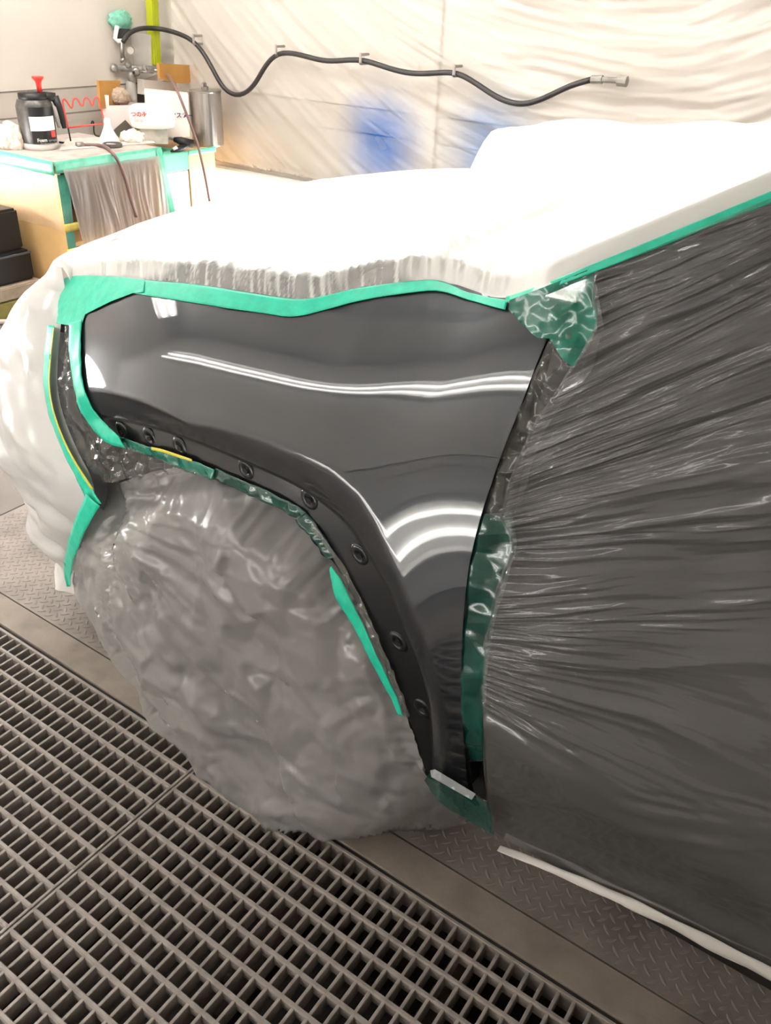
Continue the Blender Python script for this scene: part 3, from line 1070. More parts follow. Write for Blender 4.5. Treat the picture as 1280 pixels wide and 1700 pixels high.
# -- film over the door: folds run from gathers at the tape to the right
Ls = [(0.00, 985, 452), (.035, 984, 462), (.07, 985, 500), (.10, 990, 520), (.13, 985, 545), (.16, 960, 590), (.20, 915, 665), (.26, 895, 690), (.30, 880, 720), (.34, 862, 760), (.40, 846, 800), (.47, 840, 832), (.52, 832, 855), (.56, 848, 890), (.62, 850, 910),
      (.66, 822, 985), (.70, 814, 1022), (.75, 812, 1034), (.79, 805, 1066), (.83, 803, 1088), (.86, 801, 1108), (.90, 799, 1140), (.94, 800, 1165), (.97, 806, 1290), (1.0, 822, 1386)]
Rs = [(0.00, 1280, 330), (.035, 1280, 345), (.07, 1280, 372), (.13, 1280, 412), (.16, 1280, 440), (.20, 1280, 470), (.26, 1280, 525), (.34, 1280, 590), (.40, 1280, 640), (.47, 1280, 700), (.52, 1280, 760), (.56, 1280, 830), (.62, 1280, 890),
      (.66, 1280, 960), (.70, 1280, 1010), (.75, 1280, 1070), (.79, 1280, 1130), (.83, 1280, 1200), (.86, 1280, 1270), (.90, 1280, 1350), (.94, 1280, 1440), (.97, 1280, 1530), (1.0, 1280, 1606)]
Ls = np.array(Ls); Rs = np.array(Rs)
ND, MD = 620, 150
s = np.linspace(0, 1, ND)


def smooth1(a, k):
    ker = np.ones(k) / k
    return np.convolve(np.pad(a, k // 2, 'edge'), ker, 'valid')


Lx = smooth1(np.interp(s, Ls[:, 0], Ls[:, 1]), 9); Ly = smooth1(np.interp(s, Ls[:, 0], Ls[:, 2]), 9)
Ry = smooth1(np.interp(s, Rs[:, 0], Rs[:, 2]), 31)
Ry[0], Ry[-1] = 328, 1607
u = np.linspace(0, 1.95, MD) ** 1.25
U, SS = np.meshgrid(u, s)
PX = Lx[:, None] + (1280 - Lx[:, None]) * U
PY = Ly[:, None] + (Ry[:, None] - Ly[:, None]) * U
PD = on_side(np.stack([PX.ravel(), PY.ravel()], 1), S_any, -.4, -1.5).reshape(ND, MD, 3)
rightd = np.hypot(PX - Lx[:, None], PY - Ly[:, None]) / 460.0
nf = (.0085 * (1 + .6 * np.exp(-(rightd / .22) ** 2)) * ridged(SS * 30 + .25 * vnoise(U * 2, SS * 9, 60), U * .6, 61, 2) * np.exp(-rightd * .8)
      + .0050 * ridged(SS * 75 + .3 * vnoise(U * 3, SS * 9, 62), U * .9, 63, 2) * np.exp(-rightd * 1.6)
      + .0130 * ridged(SS * 12 + .3 * vnoise(U * 1.5, SS * 5, 64), U * .5, 65, 2) * sstep(0, .4, rightd) * np.exp(-rightd * .35)
      + .012 * vnoise(SS * 5, U * .8, 66) * sstep(.1, .6, rightd))
nf = nf + .005 * ridged(PX / 330 + PY / 900, PY / 34 + PX / 160 * np.interp(PY, [500, 950, 1300], [.8, 0, -1.2]), 68, 2) * sstep(0, .25, rightd)
nf = nf + .008 * (facet(PD[..., 0] * .9 + PD[..., 2] * .3, PD[..., 2] * .9 - PD[..., 0] * .3, .07, 67, .95, 2.2) - .5) * sstep(0, .2, rightd)
nf = nf * sstep(0, .03, rightd) * (1 - .6 * sstep(.955, .99, SS))
hem = sstep(.975, 1.0, SS)
PD[..., 1] += nf + .004 + .012 * np.sin(hem * pi) * .8
dc = mesh('door_cover', PD.reshape(-1, 3), [q[::-1] for q in grid_faces(ND, MD)], FILM_D)
tag(dc, 'grey translucent plastic sheet with fanned pleats over the front door', 'masking film')

hA = [(836, 1396), (880, 1411), (960, 1442), (1080, 1494), (1180, 1543), (1280, 1592), (1420, 1664), (1700, 1808)]
hB = [(836, 1398), (880, 1417), (960, 1452), (1080, 1508), (1180, 1560), (1280, 1612), (1420, 1686), (1700, 1834)]
hemo = ribbon('hem', hA, hB, S_any, mat('hem_film', (215, 210, 204), rough=.35, alpha=.75), dc, n=80, k=9, off=.012, disp=lambda P, u, w: .012 * np.sin(w * pi) + .003 * vnoise(u * 14, w * 2, 170))

# -- crinkled clear film strips
def crk(a, f, sd):
    return lambda P, px: a * (facet(P[:, 0], P[:, 2], .55 / f, sd, .95, 1.0) - .4) + .35 * a * (facet(P[:, 0], P[:, 2], .22 / f, sd + 1) - .5)


def S_front(X, Z):
    return S_fender(X, Z) + .003


p1 = [(112, 532), (128, 532), (128, 590), (132, 640), (142, 685), (165, 715), (188, 735), (240, 752), (300, 775), (352, 790), (300, 785), (235, 792), (170, 802), (140, 760), (112, 700), (100, 645), (103, 580)]
tag(patch('headlamp_film', p1, lambda X, Z: S_base(X, Z) - .006, 3.2, FILM_C, None, disp=crk(.018, 26, 71)), 'crinkled clear plastic between the two tapes at the headlamp', 'masking film')
p2 = [(912, 560), (985, 455), (1005, 545), (982, 612), (950, 660), (918, 695), (890, 745), (876, 800), (866, 835), (852, 862), (799, 862), (817, 805), (832, 760), (852, 710), (872, 660), (892, 605)]
tag(patch('wing_edge_film', p2, lambda X, Z: S_any(X, Z) + .001, 3.4, FILM_C, None, disp=crk(.014, 24, 73)), 'crinkled clear plastic between the bare wing and the upper door sheet', 'masking film')


# ------------------------------------------------------------------ tapes
def tp_disp(a, f, sd):
    return lambda P, u, w: a * (facet(P[:, 0], P[:, 2], .6 / f, sd, .95) - .4) + .3 * a * (facet(P[:, 0], P[:, 2], .25 / f, sd + 1) - .5)


T1u = [(215, 462), (330, 471), (440, 489), (500, 498), (545, 490), (600, 476), (715, 462), (742, 468), (790, 489), (846, 497)]
T1l = [(222, 486), (350, 506), (440, 519), (490, 527), (545, 513), (600, 497), (715, 480), (745, 484), (790, 500), (842, 513)]
tag(ribbon('masking_tape', T1u, T1l, S_base, TAPE, n=160, k=9, off=.0035, disp=tp_disp(.003, 20, 80)), 'long bright green masking tape along the bonnet edge above the bare wing', 'tape', 'green masking tapes on the car')
T2u = [(122, 462), (150, 458), (205, 460), (250, 463)]
T2l = [(88, 536), (140, 540), (150, 520), (222, 486), (245, 486)]
T2poly = [(103, 463), (122, 458), (150, 457), (205, 460), (240, 464), (240, 484), (222, 486), (185, 500), (141, 522), (137, 536), (118, 540), (88, 536), (88, 512), (93, 488)]
tag(patch('masking_tape', T2poly, lambda X, Z: S_base(X, Z) + .0055, 5, TAPE, None, disp=crk(.004, 22, 81)), 'broad patch of green tape at the front corner of the bonnet', 'tape', 'green masking tapes on the car')
T3l = [(118, 535), (118, 590), (124, 640), (135, 680), (158, 712), (180, 735), (212, 743)]
T3r = [(139, 530), (137, 580), (139, 625), (148, 660), (165, 690), (180, 705), (200, 722)]
tag(ribbon('masking_tape', T3l, T3r, S_fender, TAPE, n=70, k=6, off=.004, disp=tp_disp(.004, 30, 82)), 'green tape curving down the front edge of the bare wing', 'tape', 'green masking tapes on the car')
T4l = [(92, 536), (86, 590), (84, 640), (95, 692), (120, 752), (148, 806), (160, 832)]
T4r = [(103, 536), (97, 590), (94, 640), (104, 690), (130, 750), (165, 805), (182, 830)]
tag(ribbon('masking_tape', T4l, T4r, S_nose, TAPE, n=70, k=5, off=.018, disp=tp_disp(.003, 25, 83)), 'green tape running down the white bumper sheet with a yellow edge', 'tape', 'green masking tapes on the car')
Y4l = [(102, 540), (96, 590), (93, 640), (103, 690), (128, 750), (164, 806)]
Y4r = [(104, 540), (98, 590), (95, 640), (105.5, 689), (131, 749), (169, 806)]
tag(ribbon('edge_tape', Y4l, Y4r, S_nose, YELLOW, n=70, k=3, off=.019), 'thin yellow tape edge beside the bumper sheet', 'tape', 'yellow edge tapes')
T5l = [(160, 812), (140, 855), (124, 905), (118, 940), (125, 966)]
T5r = [(182, 832), (163, 862), (143, 905), (133, 935), (130, 966)]
tag(ribbon('masking_tape', T5l, T5r, S_nose, TAPE, n=50, k=6, off=.024, disp=tp_disp(.004, 20, 84)), 'loose end of green tape hanging under the bumper sheet', 'tape', 'green masking tapes on the car')
# tape round the arch in several lengths
A1u = [(200, 722), (257, 741), (322, 760), (362, 777)]
A1l = [(205, 741), (262, 757), (318, 783), (358, 794)]
tag(ribbon('masking_tape', A1u, A1l, S_flange, TAPE_C, n=60, k=6, off=.006, disp=tp_disp(.006, 35, 85)), 'shiny green tape along the front part of the wheel arch', 'tape', 'green tapes round the wheel arch')
A2u = [(360, 776), (416, 799), (468, 822), (512, 849)]
A2l = [(357, 794), (410, 817), (458, 838), (498, 862)]
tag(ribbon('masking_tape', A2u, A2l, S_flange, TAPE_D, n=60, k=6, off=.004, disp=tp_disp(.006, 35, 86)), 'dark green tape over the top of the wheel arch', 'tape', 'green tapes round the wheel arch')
A3u = [(508, 848), (535, 880), (560, 923)]
A3l = [(494, 860), (522, 892), (545, 928)]
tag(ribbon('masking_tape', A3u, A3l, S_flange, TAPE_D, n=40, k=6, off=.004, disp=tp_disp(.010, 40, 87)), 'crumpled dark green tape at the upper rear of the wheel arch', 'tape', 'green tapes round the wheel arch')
A4u = [(556, 935), (572, 955), (594, 1000), (625, 1065), (655, 1130), (676, 1182)]
A4l = [(553, 940), (562, 985), (588, 1028), (615, 1075), (645, 1135), (668, 1180)]
tag(ribbon('masking_tape', A4u, A4l, S_flange, TAPE, n=70, k=6, off=.010, disp=tp_disp(.004, 25, 88)), 'narrow bright green tape down the rear of the wheel arch', 'tape', 'green tapes round the wheel arch')
A5u = [(528, 868), (563, 918), (590, 968), (617, 1022), (640, 1068), (662, 1125), (684, 1185)]
A5l = [(520, 872), (554, 922), (580, 972), (606, 1026), (630, 1073), (653, 1130), (676, 1188)]
tag(ribbon('arch_edge_film', A5u, A5l, S_flange, FILM_C, n=120, k=5, off=.005, disp=tp_disp(.008, 40, 89)), 'rolled clear film edge along the rear of the wheel arch', 'masking film')
Y1 = [(258, 739), (275, 742), (298, 750), (325, 759)]
Y2 = [(258, 744), (275, 747), (298, 755), (325, 763)]
tag(ribbon('edge_tape', Y1, Y2, S_flange, YELLOW, n=30, k=3, off=.009), 'short sliver of yellow tape under the front arch bosses', 'tape', 'yellow edge tapes')
# pillar base tape and pillar tape
PBp = [(846, 498), (885, 484), (985, 444), (986, 500), (992, 545), (975, 580), (953, 610), (935, 590), (915, 560), (895, 560), (868, 540), (845, 513)]
tag(patch('masking_tape', PBp, lambda X, Z: S_door(X, Z) * sstep(.60, .47, X) + S_base(X, Z) * sstep(.47, .60, X) + .006, 4, TAPE_C, None, disp=crk(.012, 20, 90)), 'broad glossy green tape at the foot of the windscreen pillar', 'tape', 'green masking tapes on the car')
Pu = [(846, 490), (885, 478), (985, 438), (1100, 391), (1280, 317), (1400, 268), (1560, 202)]
Pl = [(846, 499), (885, 488), (985, 452), (1100, 408), (1280, 336), (1400, 287), (1560, 222)]
tag(ribbon('masking_tape', Pu, Pl, S_any, TAPE, n=90, k=6, off=.009, disp=tp_disp(.002, 15, 91)), 'straight green tape up the windscreen pillar between white and grey sheets', 'tape', 'green masking tapes on the car')
# tape beside the door gap
Gl = [(802, 850), (790, 895), (780, 940), (773, 1000), (769, 1060), (768, 1120), (770, 1200), (774, 1260)]
Gr = [(850, 850), (862, 895), (850, 940), (832, 1000), (818, 1060), (812, 1120), (806, 1200), (804, 1262)]
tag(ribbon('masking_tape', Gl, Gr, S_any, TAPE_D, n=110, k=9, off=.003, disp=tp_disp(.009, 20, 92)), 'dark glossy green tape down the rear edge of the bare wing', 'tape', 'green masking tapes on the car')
K = [(716, 1280), (730, 1290), (785, 1322), (812, 1330), (821, 1386), (790, 1370), (752, 1348), (718, 1316), (704, 1296)]
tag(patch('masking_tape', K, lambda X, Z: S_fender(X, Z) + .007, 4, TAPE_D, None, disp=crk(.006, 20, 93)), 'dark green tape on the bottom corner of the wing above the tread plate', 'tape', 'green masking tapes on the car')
K2 = [(714, 1279), (722, 1277), (790, 1318), (783, 1328), (716, 1290)]
tag(patch('sill_edge_film', K2, lambda X, Z: S_fender(X, Z) + .012, 4, mat('glossy_silver_film', (190, 195, 195), rough=.15, metal=.4), None), 'shiny folded film edge along the bottom of the wing', 'masking film')

# ================================================================== WALL SHEETS, HOSE, BENCH
def wall_film_material():
    m = bpy.data.materials.new('wall_film'); m.use_nodes = True
    nt = m.node_tree; b = nt.nodes['Principled BSDF']
    b.inputs['Roughness'].default_value = .22
    tc = nt.nodes.new('ShaderNodeTexCoord')
    col = None
    base = (*lin((226, 219, 209)), 1)
    for (c, rad, strength, rgb) in ((at_y(632, 238, YF + .06), .36, 1.0, (18, 112, 205)), (at_y(815, 250, YF + .06), .36, .8, (50, 125, 200))):
        vs = nt.nodes.new('ShaderNodeVectorMath'); vs.operation = 'DISTANCE'
        n = nt.nodes.new('ShaderNodeTexNoise'); n.inputs['Scale'].default_value = 5
        nt.links.new(tc.outputs['Object'], n.inputs['Vector'])
        mixv = nt.nodes.new('ShaderNodeMixRGB'); mixv.inputs[0].default_value = .12; mixv.blend_type = 'ADD'
        nt.links.new(tc.outputs['Object'], mixv.inputs[1]); nt.links.new(n.outputs['Color'], mixv.inputs[2])
        nt.links.new(mixv.outputs[0], vs.inputs[0]); vs.inputs[1].default_value = tuple(float(q) + .06 for q in c)
        r = nt.nodes.new('ShaderNodeMapRange'); r.interpolation_type = 'SMOOTHSTEP'
        nt.links.new(vs.outputs['Value'], r.inputs['Value'])
        r.inputs['From Min'].default_value = rad; r.inputs['From Max'].default_value = .02
        r.inputs['To Min'].default_value = 0; r.inputs['To Max'].default_value = strength
        mx = nt.nodes.new('ShaderNodeMixRGB')
        nt.links.new(r.outputs[0], mx.inputs[0])
        if col is None: mx.inputs[1].default_value = base
        else: nt.links.new(col, mx.inputs[1])
        mx.inputs[2].default_value = (*lin(rgb), 1)
        col = mx.outputs[0]
    nt.links.new(col, b.inputs['Base Color'])
    tl = nt.nodes.new('ShaderNodeBsdfTranslucent'); nt.links.new(col, tl.inputs['Color'])
    ms0 = nt.nodes.new('ShaderNodeMixShader'); ms0.inputs[0].default_value = .3
    nt.links.new(b.outputs[0], ms0.inputs[1]); nt.links.new(tl.outputs[0], ms0.inputs[2])
    tp = nt.nodes.new('ShaderNodeBsdfTransparent'); ms = nt.nodes.new('ShaderNodeMixShader'); ms.inputs[0].default_value = .58
    nt.links.new(tp.outputs[0], ms.inputs[1]); nt.links.new(ms0.outputs[0], ms.inputs[2])
    nt.links.new(ms.outputs[0], nt.nodes['Material Output'].inputs['Surface'])
    return m


FILM_WALL = wall_film_material()
nx_, nz_ = 420, 170
xs_ = np.linspace(4.22, -1.2, nx_); zs_ = np.linspace(.56, 2.1, nz_)
Xw, Zw = np.meshgrid(xs_, zs_, indexing='ij')
Pw = np.stack([Xw, np.full_like(Xw, YF + .05), Zw], -1)
pw_ = proj(Pw)
gx_ = np.linspace(-200, 3000, 400)
gm = np.interp(gx_, [300, 400, 600, 700, 850, 1000, 1100, 1280, 1500], [1.5, 1.3, .9, .6, .32, .08, -.05, -.33, -.4])
G_ = np.cumsum(gm) * (gx_[1] - gx_[0])
psi = pw_[..., 1] - np.interp(pw_[..., 0], gx_, G_)
amp = .8 + .9 * sstep(650, 900, pw_[..., 0])
along = pw_[..., 0] / 260
dW = .020 * ridged(psi / 62 + .5 * vnoise(along, psi / 200, 101), along * .6, 102, 3) + .010 * ridged(psi / 26, along * .9, 104, 2) + .02 * vnoise(psi / 120, along, 105)
Pw[..., 1] += dW * amp
Pw[..., 2] += (.05 * ridged(Xw[:, :1] * 3, 0 * Xw[:, :1], 107, 2)) * (np.arange(nz_)[None, :] < 1)
tag(mesh('wall_sheet', Pw.reshape(-1, 3), grid_faces(nx_, nz_), FILM_WALL), 'translucent plastic sheet hung in folds over the far wall with blue overspray', 'masking film')

ny_, nz2 = 160, 120
Yw, Zw2 = np.meshgrid(np.linspace(-3.93, -1.6, ny_), np.linspace(.80, 2.0, nz2), indexing='ij')
Pl_ = np.stack([np.full_like(Yw, XF - .02), Yw, Zw2], -1)
cplug = at_x(200, 34, XF - .02)
ang = np.arctan2(Zw2 - cplug[2], Yw - cplug[1]); rad_ = np.hypot(Zw2 - cplug[2], Yw - cplug[1])
Pl_[..., 0] -= .009 * ridged(ang * 5, rad_ * .8, 111, 2) * sstep(0, .08, rad_) * np.exp(-rad_ * 1.0) + .004 * vnoise(Yw * 4, Zw2 * 4, 112)
tag(mesh('wall_sheet', Pl_.reshape(-1, 3), grid_faces(ny_, nz2), mat('thin_wall_film', (236, 228, 216), rough=.25, alpha=.3, trans=.3)), 'thin clear sheet drawn up to the green plug above the workbench', 'masking film')

HOSE = mat('black_hose', (40, 36, 36), rough=.5)
METAL = mat('cast_metal', (150, 146, 140), rough=.4, metal=.5, var=.25, vscale=40, dark=(60, 55, 50), dscale=20, damt=.6)
SILVER = mat('silver_tank', (165, 160, 154), rough=.28, metal=.9, var=.1, vscale=6)
hp = [(204, 70), (208, 58), (222, 48), (250, 45), (285, 51), (325, 67), (350, 108), (370, 148), (393, 164), (420, 148), (440, 108), (462, 84), (500, 91), (540, 103), (572, 100), (602, 98), (640, 112), (680, 123), (720, 122), (757, 118), (790, 138), (830, 166), (868, 176), (905, 163), (945, 142), (982, 132)]
hs = smooth_line(hp, 120, 3)
h3 = []
for x, y in hs:
    a = at_x(x, y, XF - .12); b = at_y(x, y, YF + .12)
    h3.append(a if np.linalg.norm(a) < np.linalg.norm(b) and x < 300 else b)
h3 = np.array(h3)
for _ in range(4): h3[1:-1] = (h3[:-2] + 2 * h3[1:-1] + h3[2:]) / 4
ho = empty('air_hose', h3[0], 'black air hose looped along the far wall in four clips', 'hose')
MB().tube(h3, .0125, 8).build('hose', HOSE, ho, smooth=True)
c0 = h3[-1]
MB().tube([c0, c0 + np.array([-.05, 0, .004])], .017, 10).tube([c0 + np.array([-.05, 0, .004]), c0 + np.array([-.12, 0, .005])], .012, 10).tube([c0 + np.array([-.12, 0, .005]), c0 + np.array([-.16, 0, .005])], .022, 10).build('coupling', METAL, ho)
for x, y, wd in ((325, 66, 'nearest the corner'), (462, 84, 'left of the blue overspray'), (602, 98, 'above the blue overspray'), (757, 118, 'right of the joint strip')):
    c = at_y(x, y, YF + .12)
    clip = MB().box(c[0] - .008, c[0] + .008, YF + .07, c[1] + .022, c[2] - .026, c[2] - .014, .003).box(c[0] - .008, c[0] + .008, c[1] + .014, c[1] + .022, c[2] - .025, c[2] + .03, .003).box(c[0] - .008, c[0] + .008, YF + .07, c[1] + .02, c[2] + .014, c[2] + .026, .003)
    tag(clip.build('hose_clip', mat('grey_clip', (150, 142, 136), rough=.5)), 'grey plastic clip holding the black hose, ' + wd, 'clip', 'hose clips on the far wall')

# lime green pole in the corner
c = at_x(257, 60, XF - .09)
pole = empty('pole', (c[0], c[1], 1.02), 'lime yellow square pole standing in the wall corner', 'pole')
LIME = mat('lime_paint', (165, 172, 14), rough=.45, var=.06, vscale=10)
pt = [at_x(257.5, 108, XF - .09), at_x(249, -60, XF - .09)]
w_ = .026
MB().prism([pt[0] + np.array([w_, -w_, 0]), pt[0] + np.array([w_, w_, 0]), pt[0] + np.array([-w_, w_, 0]), pt[0] + np.array([-w_, -w_, 0])],
           [pt[1] + np.array([w_, -w_, 0]), pt[1] + np.array([w_, w_, 0]), pt[1] + np.array([-w_, w_, 0]), pt[1] + np.array([-w_, -w_, 0])]).build('post', LIME, pole, bevel=.004)
e0 = pt[0] + np.array([-w_ - .001, .008, 0]); e1 = pt[1] + np.array([-w_ - .001, .008, 0])
MB().tube([e0, e1], .003, 6).build('rib', mat('lime_dark', (150, 160, 15), rough=.5), pole)

# green tape plug and elbow pipe
pc = at_x(200, 34, XF - .03)
bm = bmesh.new(); bmesh.ops.create_icosphere(bm, subdivisions=3, radius=1)
for v in bm.verts:
    n = v.co.normalized(); a = atan2(n.z, n.y)
    r = .055 * (1 + .55 * float(ridged(np.array(a * 3.0), np.array(n.x * 2), 120, 2)))
    v.co = Vector((pc[0] + n.x * .035, pc[1] + n.y * r * 1.15, pc[2] + n.z * r * .75))
me = bpy.data.meshes.new('tape_plug'); bm.to_mesh(me); bm.free()
tag(link('tape_plug', me, mat('plug_tape', (110, 172, 150), rough=.45, var=.25, vscale=40)), 'crumpled pale green tape plug stuck high on the wall', 'tape')

rg = empty('air_regulator', at_x(235, 140, XF - .1), 'dusty grey air regulator with gauge and valves on the wall', 'regulator')
fr = Frame(at_x(235, 140, XF - .12))
A = lambda x, y, d=0.0: fr.p(x - 235, 140 - y, d)
MB().prism([A(203, 70, .10), A(226, 58, .10), A(258, 62, .10), A(262, 125, .10), A(225, 140, .10)], [A(203, 70, .112), A(226, 58, .112), A(258, 62, .112), A(262, 125, .112), A(225, 140, .112)]).build('back_plate', mat('plate_grey', (168, 162, 154), rough=.5, var=.1), rg)
MB().tube([A(196, 46), A(192, 66), A(197, 70), A(206, 70)], .012, 8).build('elbow_pipe', WHITE, rg, smooth=True)
MB().tube([A(203, 70), A(204, 98)], .012, 8).tube([A(203, 98), A(206, 102)], .02, 8).build('down_pipe', SILVER, rg, smooth=True)
MB().prism([A(195, 50, .02), A(217, 52, .02), A(213, 68, .02), A(196, 68, .02)], [A(195, 50, .07), A(217, 52, .07), A(213, 68, .07), A(196, 68, .07)]).build('dark_bracket', BLACK, rg)
gz = A(217, 84, -.03)
gd = -fr.fw
gauge = MB().lathe(gz, [(.022, -.03), (.024, 0), (.024, .006), (.019, .006), (.019, .003)], 20, gd).build('gauge', METAL, rg, smooth=False)
MB().lathe(gz, [(.018, .0035), (.018, .0045)], 20, gd).build('gauge_face', mat('dial', (190, 184, 174), rough=.3), gauge)
MB().tube([A(197, 113), A(255, 116)], .020, 10).build('manifold', METAL, rg, smooth=True)
for (x, y, r_) in ((190, 113, .022), (213, 108, .018), (226, 118, .026), (240, 113, .016)):
    MB().lathe(A(x, y, -.02), [(r_, -.04), (r_, 0), (r_ * .75, .008), (r_ * .7, .03), (r_ * .4, .034)], 14, gd).build('valve', METAL, rg, smooth=False)
MB().lathe(A(222, 119, -.05), [(.008, 0), (.008, .03)], 10, gd).build('valve_port', BLACK, rg)
MB().lathe(A(220, 137, 0), [(.020, 0), (.026, .02), (.026, .05), (.018, .06)], 14, (0, 0, 1)).build('water_bowl', METAL, rg, smooth=True)
MB().lathe(A(220, 168, 0), [(.022, 0), (.028, .015), (.028, .095), (.02, .105)], 16, (0, 0, 1)).build('filter_bowl', mat('bowl_grey', (150, 146, 140), rough=.3), rg, smooth=True)
MB().tube([A(252, 116), A(267, 118)], .011, 8).build('outlet', SILVER, rg, smooth=True)
MB().prism([A(228, 135, .06), A(241, 135, .06), A(240, 173, .06), A(228, 173, .06)], [A(228, 135, .11), A(241, 135, .11), A(240, 173, .11), A(228, 173, .11)]).build('dark_post', mat('dark_brown', (48, 40, 36), rough=.7), rg)

# brown hose from the regulator down past the tank
bh = smooth_line([(267, 118), (280, 125), (292, 145), (303, 172), (314, 200), (326, 232), (335, 265), (343, 305), (351, 350), (358, 390)], 50, 3)
b3 = []
for i, (x, y) in enumerate(bh):
    t = min(1, i / 10) ** .8
    b3.append(at_x(x, y, XF - .14 - t * .60))
tag(MB().tube(b3, .0075, 8).build('supply_hose', mat('brown_hose', (120, 92, 88), rough=.5), smooth=True), 'thin brown air hose hanging from the regulator past the silver tank', 'hose')

# ------------------------------------------------------------------ workbench
ZB = .742
wb = empty('workbench', (4.0, -2.95, 0), 'pale plywood workbench edged with green tape beside the wall', 'workbench')
MB().box(3.70, 4.335, -2.660, -2.640, 0, .722).build('side_panel', WOOD, wb)
MB().box(3.70, 4.335, -3.270, -3.250, 0, .722).build('side_panel', WOOD, wb)
MB().box(4.315, 4.335, -3.25, -2.66, 0, .722).build('back_panel', mat('bench_inside', (52, 46, 44), rough=.8), wb)
MB().box(3.72, 4.315, -3.25, -2.66, .33, .35).build('shelf', WOOD, wb)
MB().box(3.685, 4.345, -3.285, -2.625, .722, ZB, .003).build('top_board', mat('dusty_top', (176, 165, 156), rough=.7, var=.12, vscale=14, dark=(110, 100, 94), dscale=9, damt=.5), wb)


def flat_tape(name, pts, label, m=None, grp='green tapes on the workbench', axis='x', n=24, k=4, amp=.003, cat='tape'):
    """quad strip between four world corners a,b (top) and d,c (bottom), slightly uneven"""
    a, b, c, d = [np.array(q, float) for q in pts]
    P_ = []
    for i in range(n):
        t = i / (n - 1)
        u0 = a * (1 - t) + b * t; u1 = d * (1 - t) + c * t
        for j in range(k):
            s_ = j / (k - 1)
            q = u0 * (1 - s_) + u1 * s_
            P_.append(q)
    P_ = np.array(P_)
    nr = np.cross(b - a, d - a); nr = nr / np.linalg.norm(nr)
    if nr @ (np.array([0, 0, EYE]) - a) < 0: nr = -nr
    P_ += nr[None] * (amp * (crumple(P_[:, 0] * 18 + P_[:, 1] * 18, P_[:, 2] * 18, 130))[:, None] + .001)
    o = mesh(name, P_, grid_faces(n, k), m or MATS['bench_tape'])
    md = o.modifiers.new('thickness', 'SOLIDIFY'); md.thickness = .0006
    return tag(o, label, cat, grp)


mat('bench_tape', (92, 178, 150), rough=.4, var=.15, vscale=30)
flat_tape('bench_tape', [(3.683, -2.625, .744), (3.683, -3.285, .744), (3.683, -3.285, .69), (3.683, -2.625, .69)], 'pale green tape along the front edge of the workbench top')
flat_tape('bench_tape', [(3.69, -2.623, .744), (4.34, -2.623, .744), (4.34, -2.623, .68), (3.69, -2.623, .68)], 'pale green tape along the left edge of the workbench top')
flat_tape('bench_tape', [(3.697, -2.636, .68), (3.697, -2.700, .68), (3.697, -2.672, .10), (3.697, -2.636, .10)], 'dark green tape down the front corner post of the workbench', mat('bench_tape_dark', (40, 110, 92), rough=.4, var=.2, vscale=20))
flat_tape('bench_tape', [(3.678, -3.245, .735), (3.678, -3.285, .735), (3.678, -3.34, .40), (3.678, -3.29, .40)], 'pale green tape down the right edge of the plastic curtain')
flat_tape('bench_tape', [(3.692, -2.630, .455), (3.692, -2.720, .455), (3.692, -2.720, .415), (3.692, -2.630, .415)], 'small upper piece of olive yellow tape on the workbench corner', mat('olive_tape', (176, 160, 70), rough=.5, var=.2, vscale=30), 'yellow tapes on the workbench corner')
flat_tape('bench_tape', [(3.692, -2.625, .335), (3.692, -2.735, .335), (3.692, -2.735, .285), (3.692, -2.625, .285)], 'lower yellow tape on the workbench corner near the bumper', mat('corner_yellow', (205, 195, 60), rough=.5, var=.15, vscale=30), 'yellow tapes on the workbench corner')
# plastic curtain
nc, mc = 200, 60
s_ = np.linspace(0, 1, nc); t_ = np.linspace(0, 1, mc)
Sg, Tg = np.meshgrid(s_, t_, indexing='ij')
yl = -2.66 - .09 * Tg ** 1.2; yr = -3.262 - .05 * Tg
Yq = yl + (yr - yl) * Sg; Zq = .705 - .62 * Tg
Xq = 3.672 - .022 * ridged(Sg * 13 + .5 * vnoise(Tg * 1.5, Sg * 4, 140) + Tg * .6, Tg * .7, 141, 2) * sstep(0, .15, Tg) - .02 * Tg * sstep(0, .3, Sg) * vnoise(Sg * 5, Tg * 2, 142)
tag(mesh('bench_curtain', np.stack([Xq, Yq, Zq], -1).reshape(-1, 3), grid_faces(nc, mc), mat('curtain_film', (196, 184, 178), rough=.25, alpha=.5, trans=.2)), 'wrinkled grey plastic curtain taped across the front of the workbench', 'masking film')
# film over the side panel upper half
Xp, Zp = np.meshgrid(np.linspace(3.71, 4.33, 120), np.linspace(.42, .70, 20), indexing='ij')
Yp = -2.634 + .006 * ridged(Xp * 16, Zp * 1.2, 143, 2)
tag(mesh('bench_side_film', np.stack([Xp, Yp, Zp], -1).reshape(-1, 3), grid_faces(120, 20), mat('side_film', (225, 205, 190), rough=.2, alpha=.3)), 'clear film hanging over the plywood side of the workbench', 'masking film')

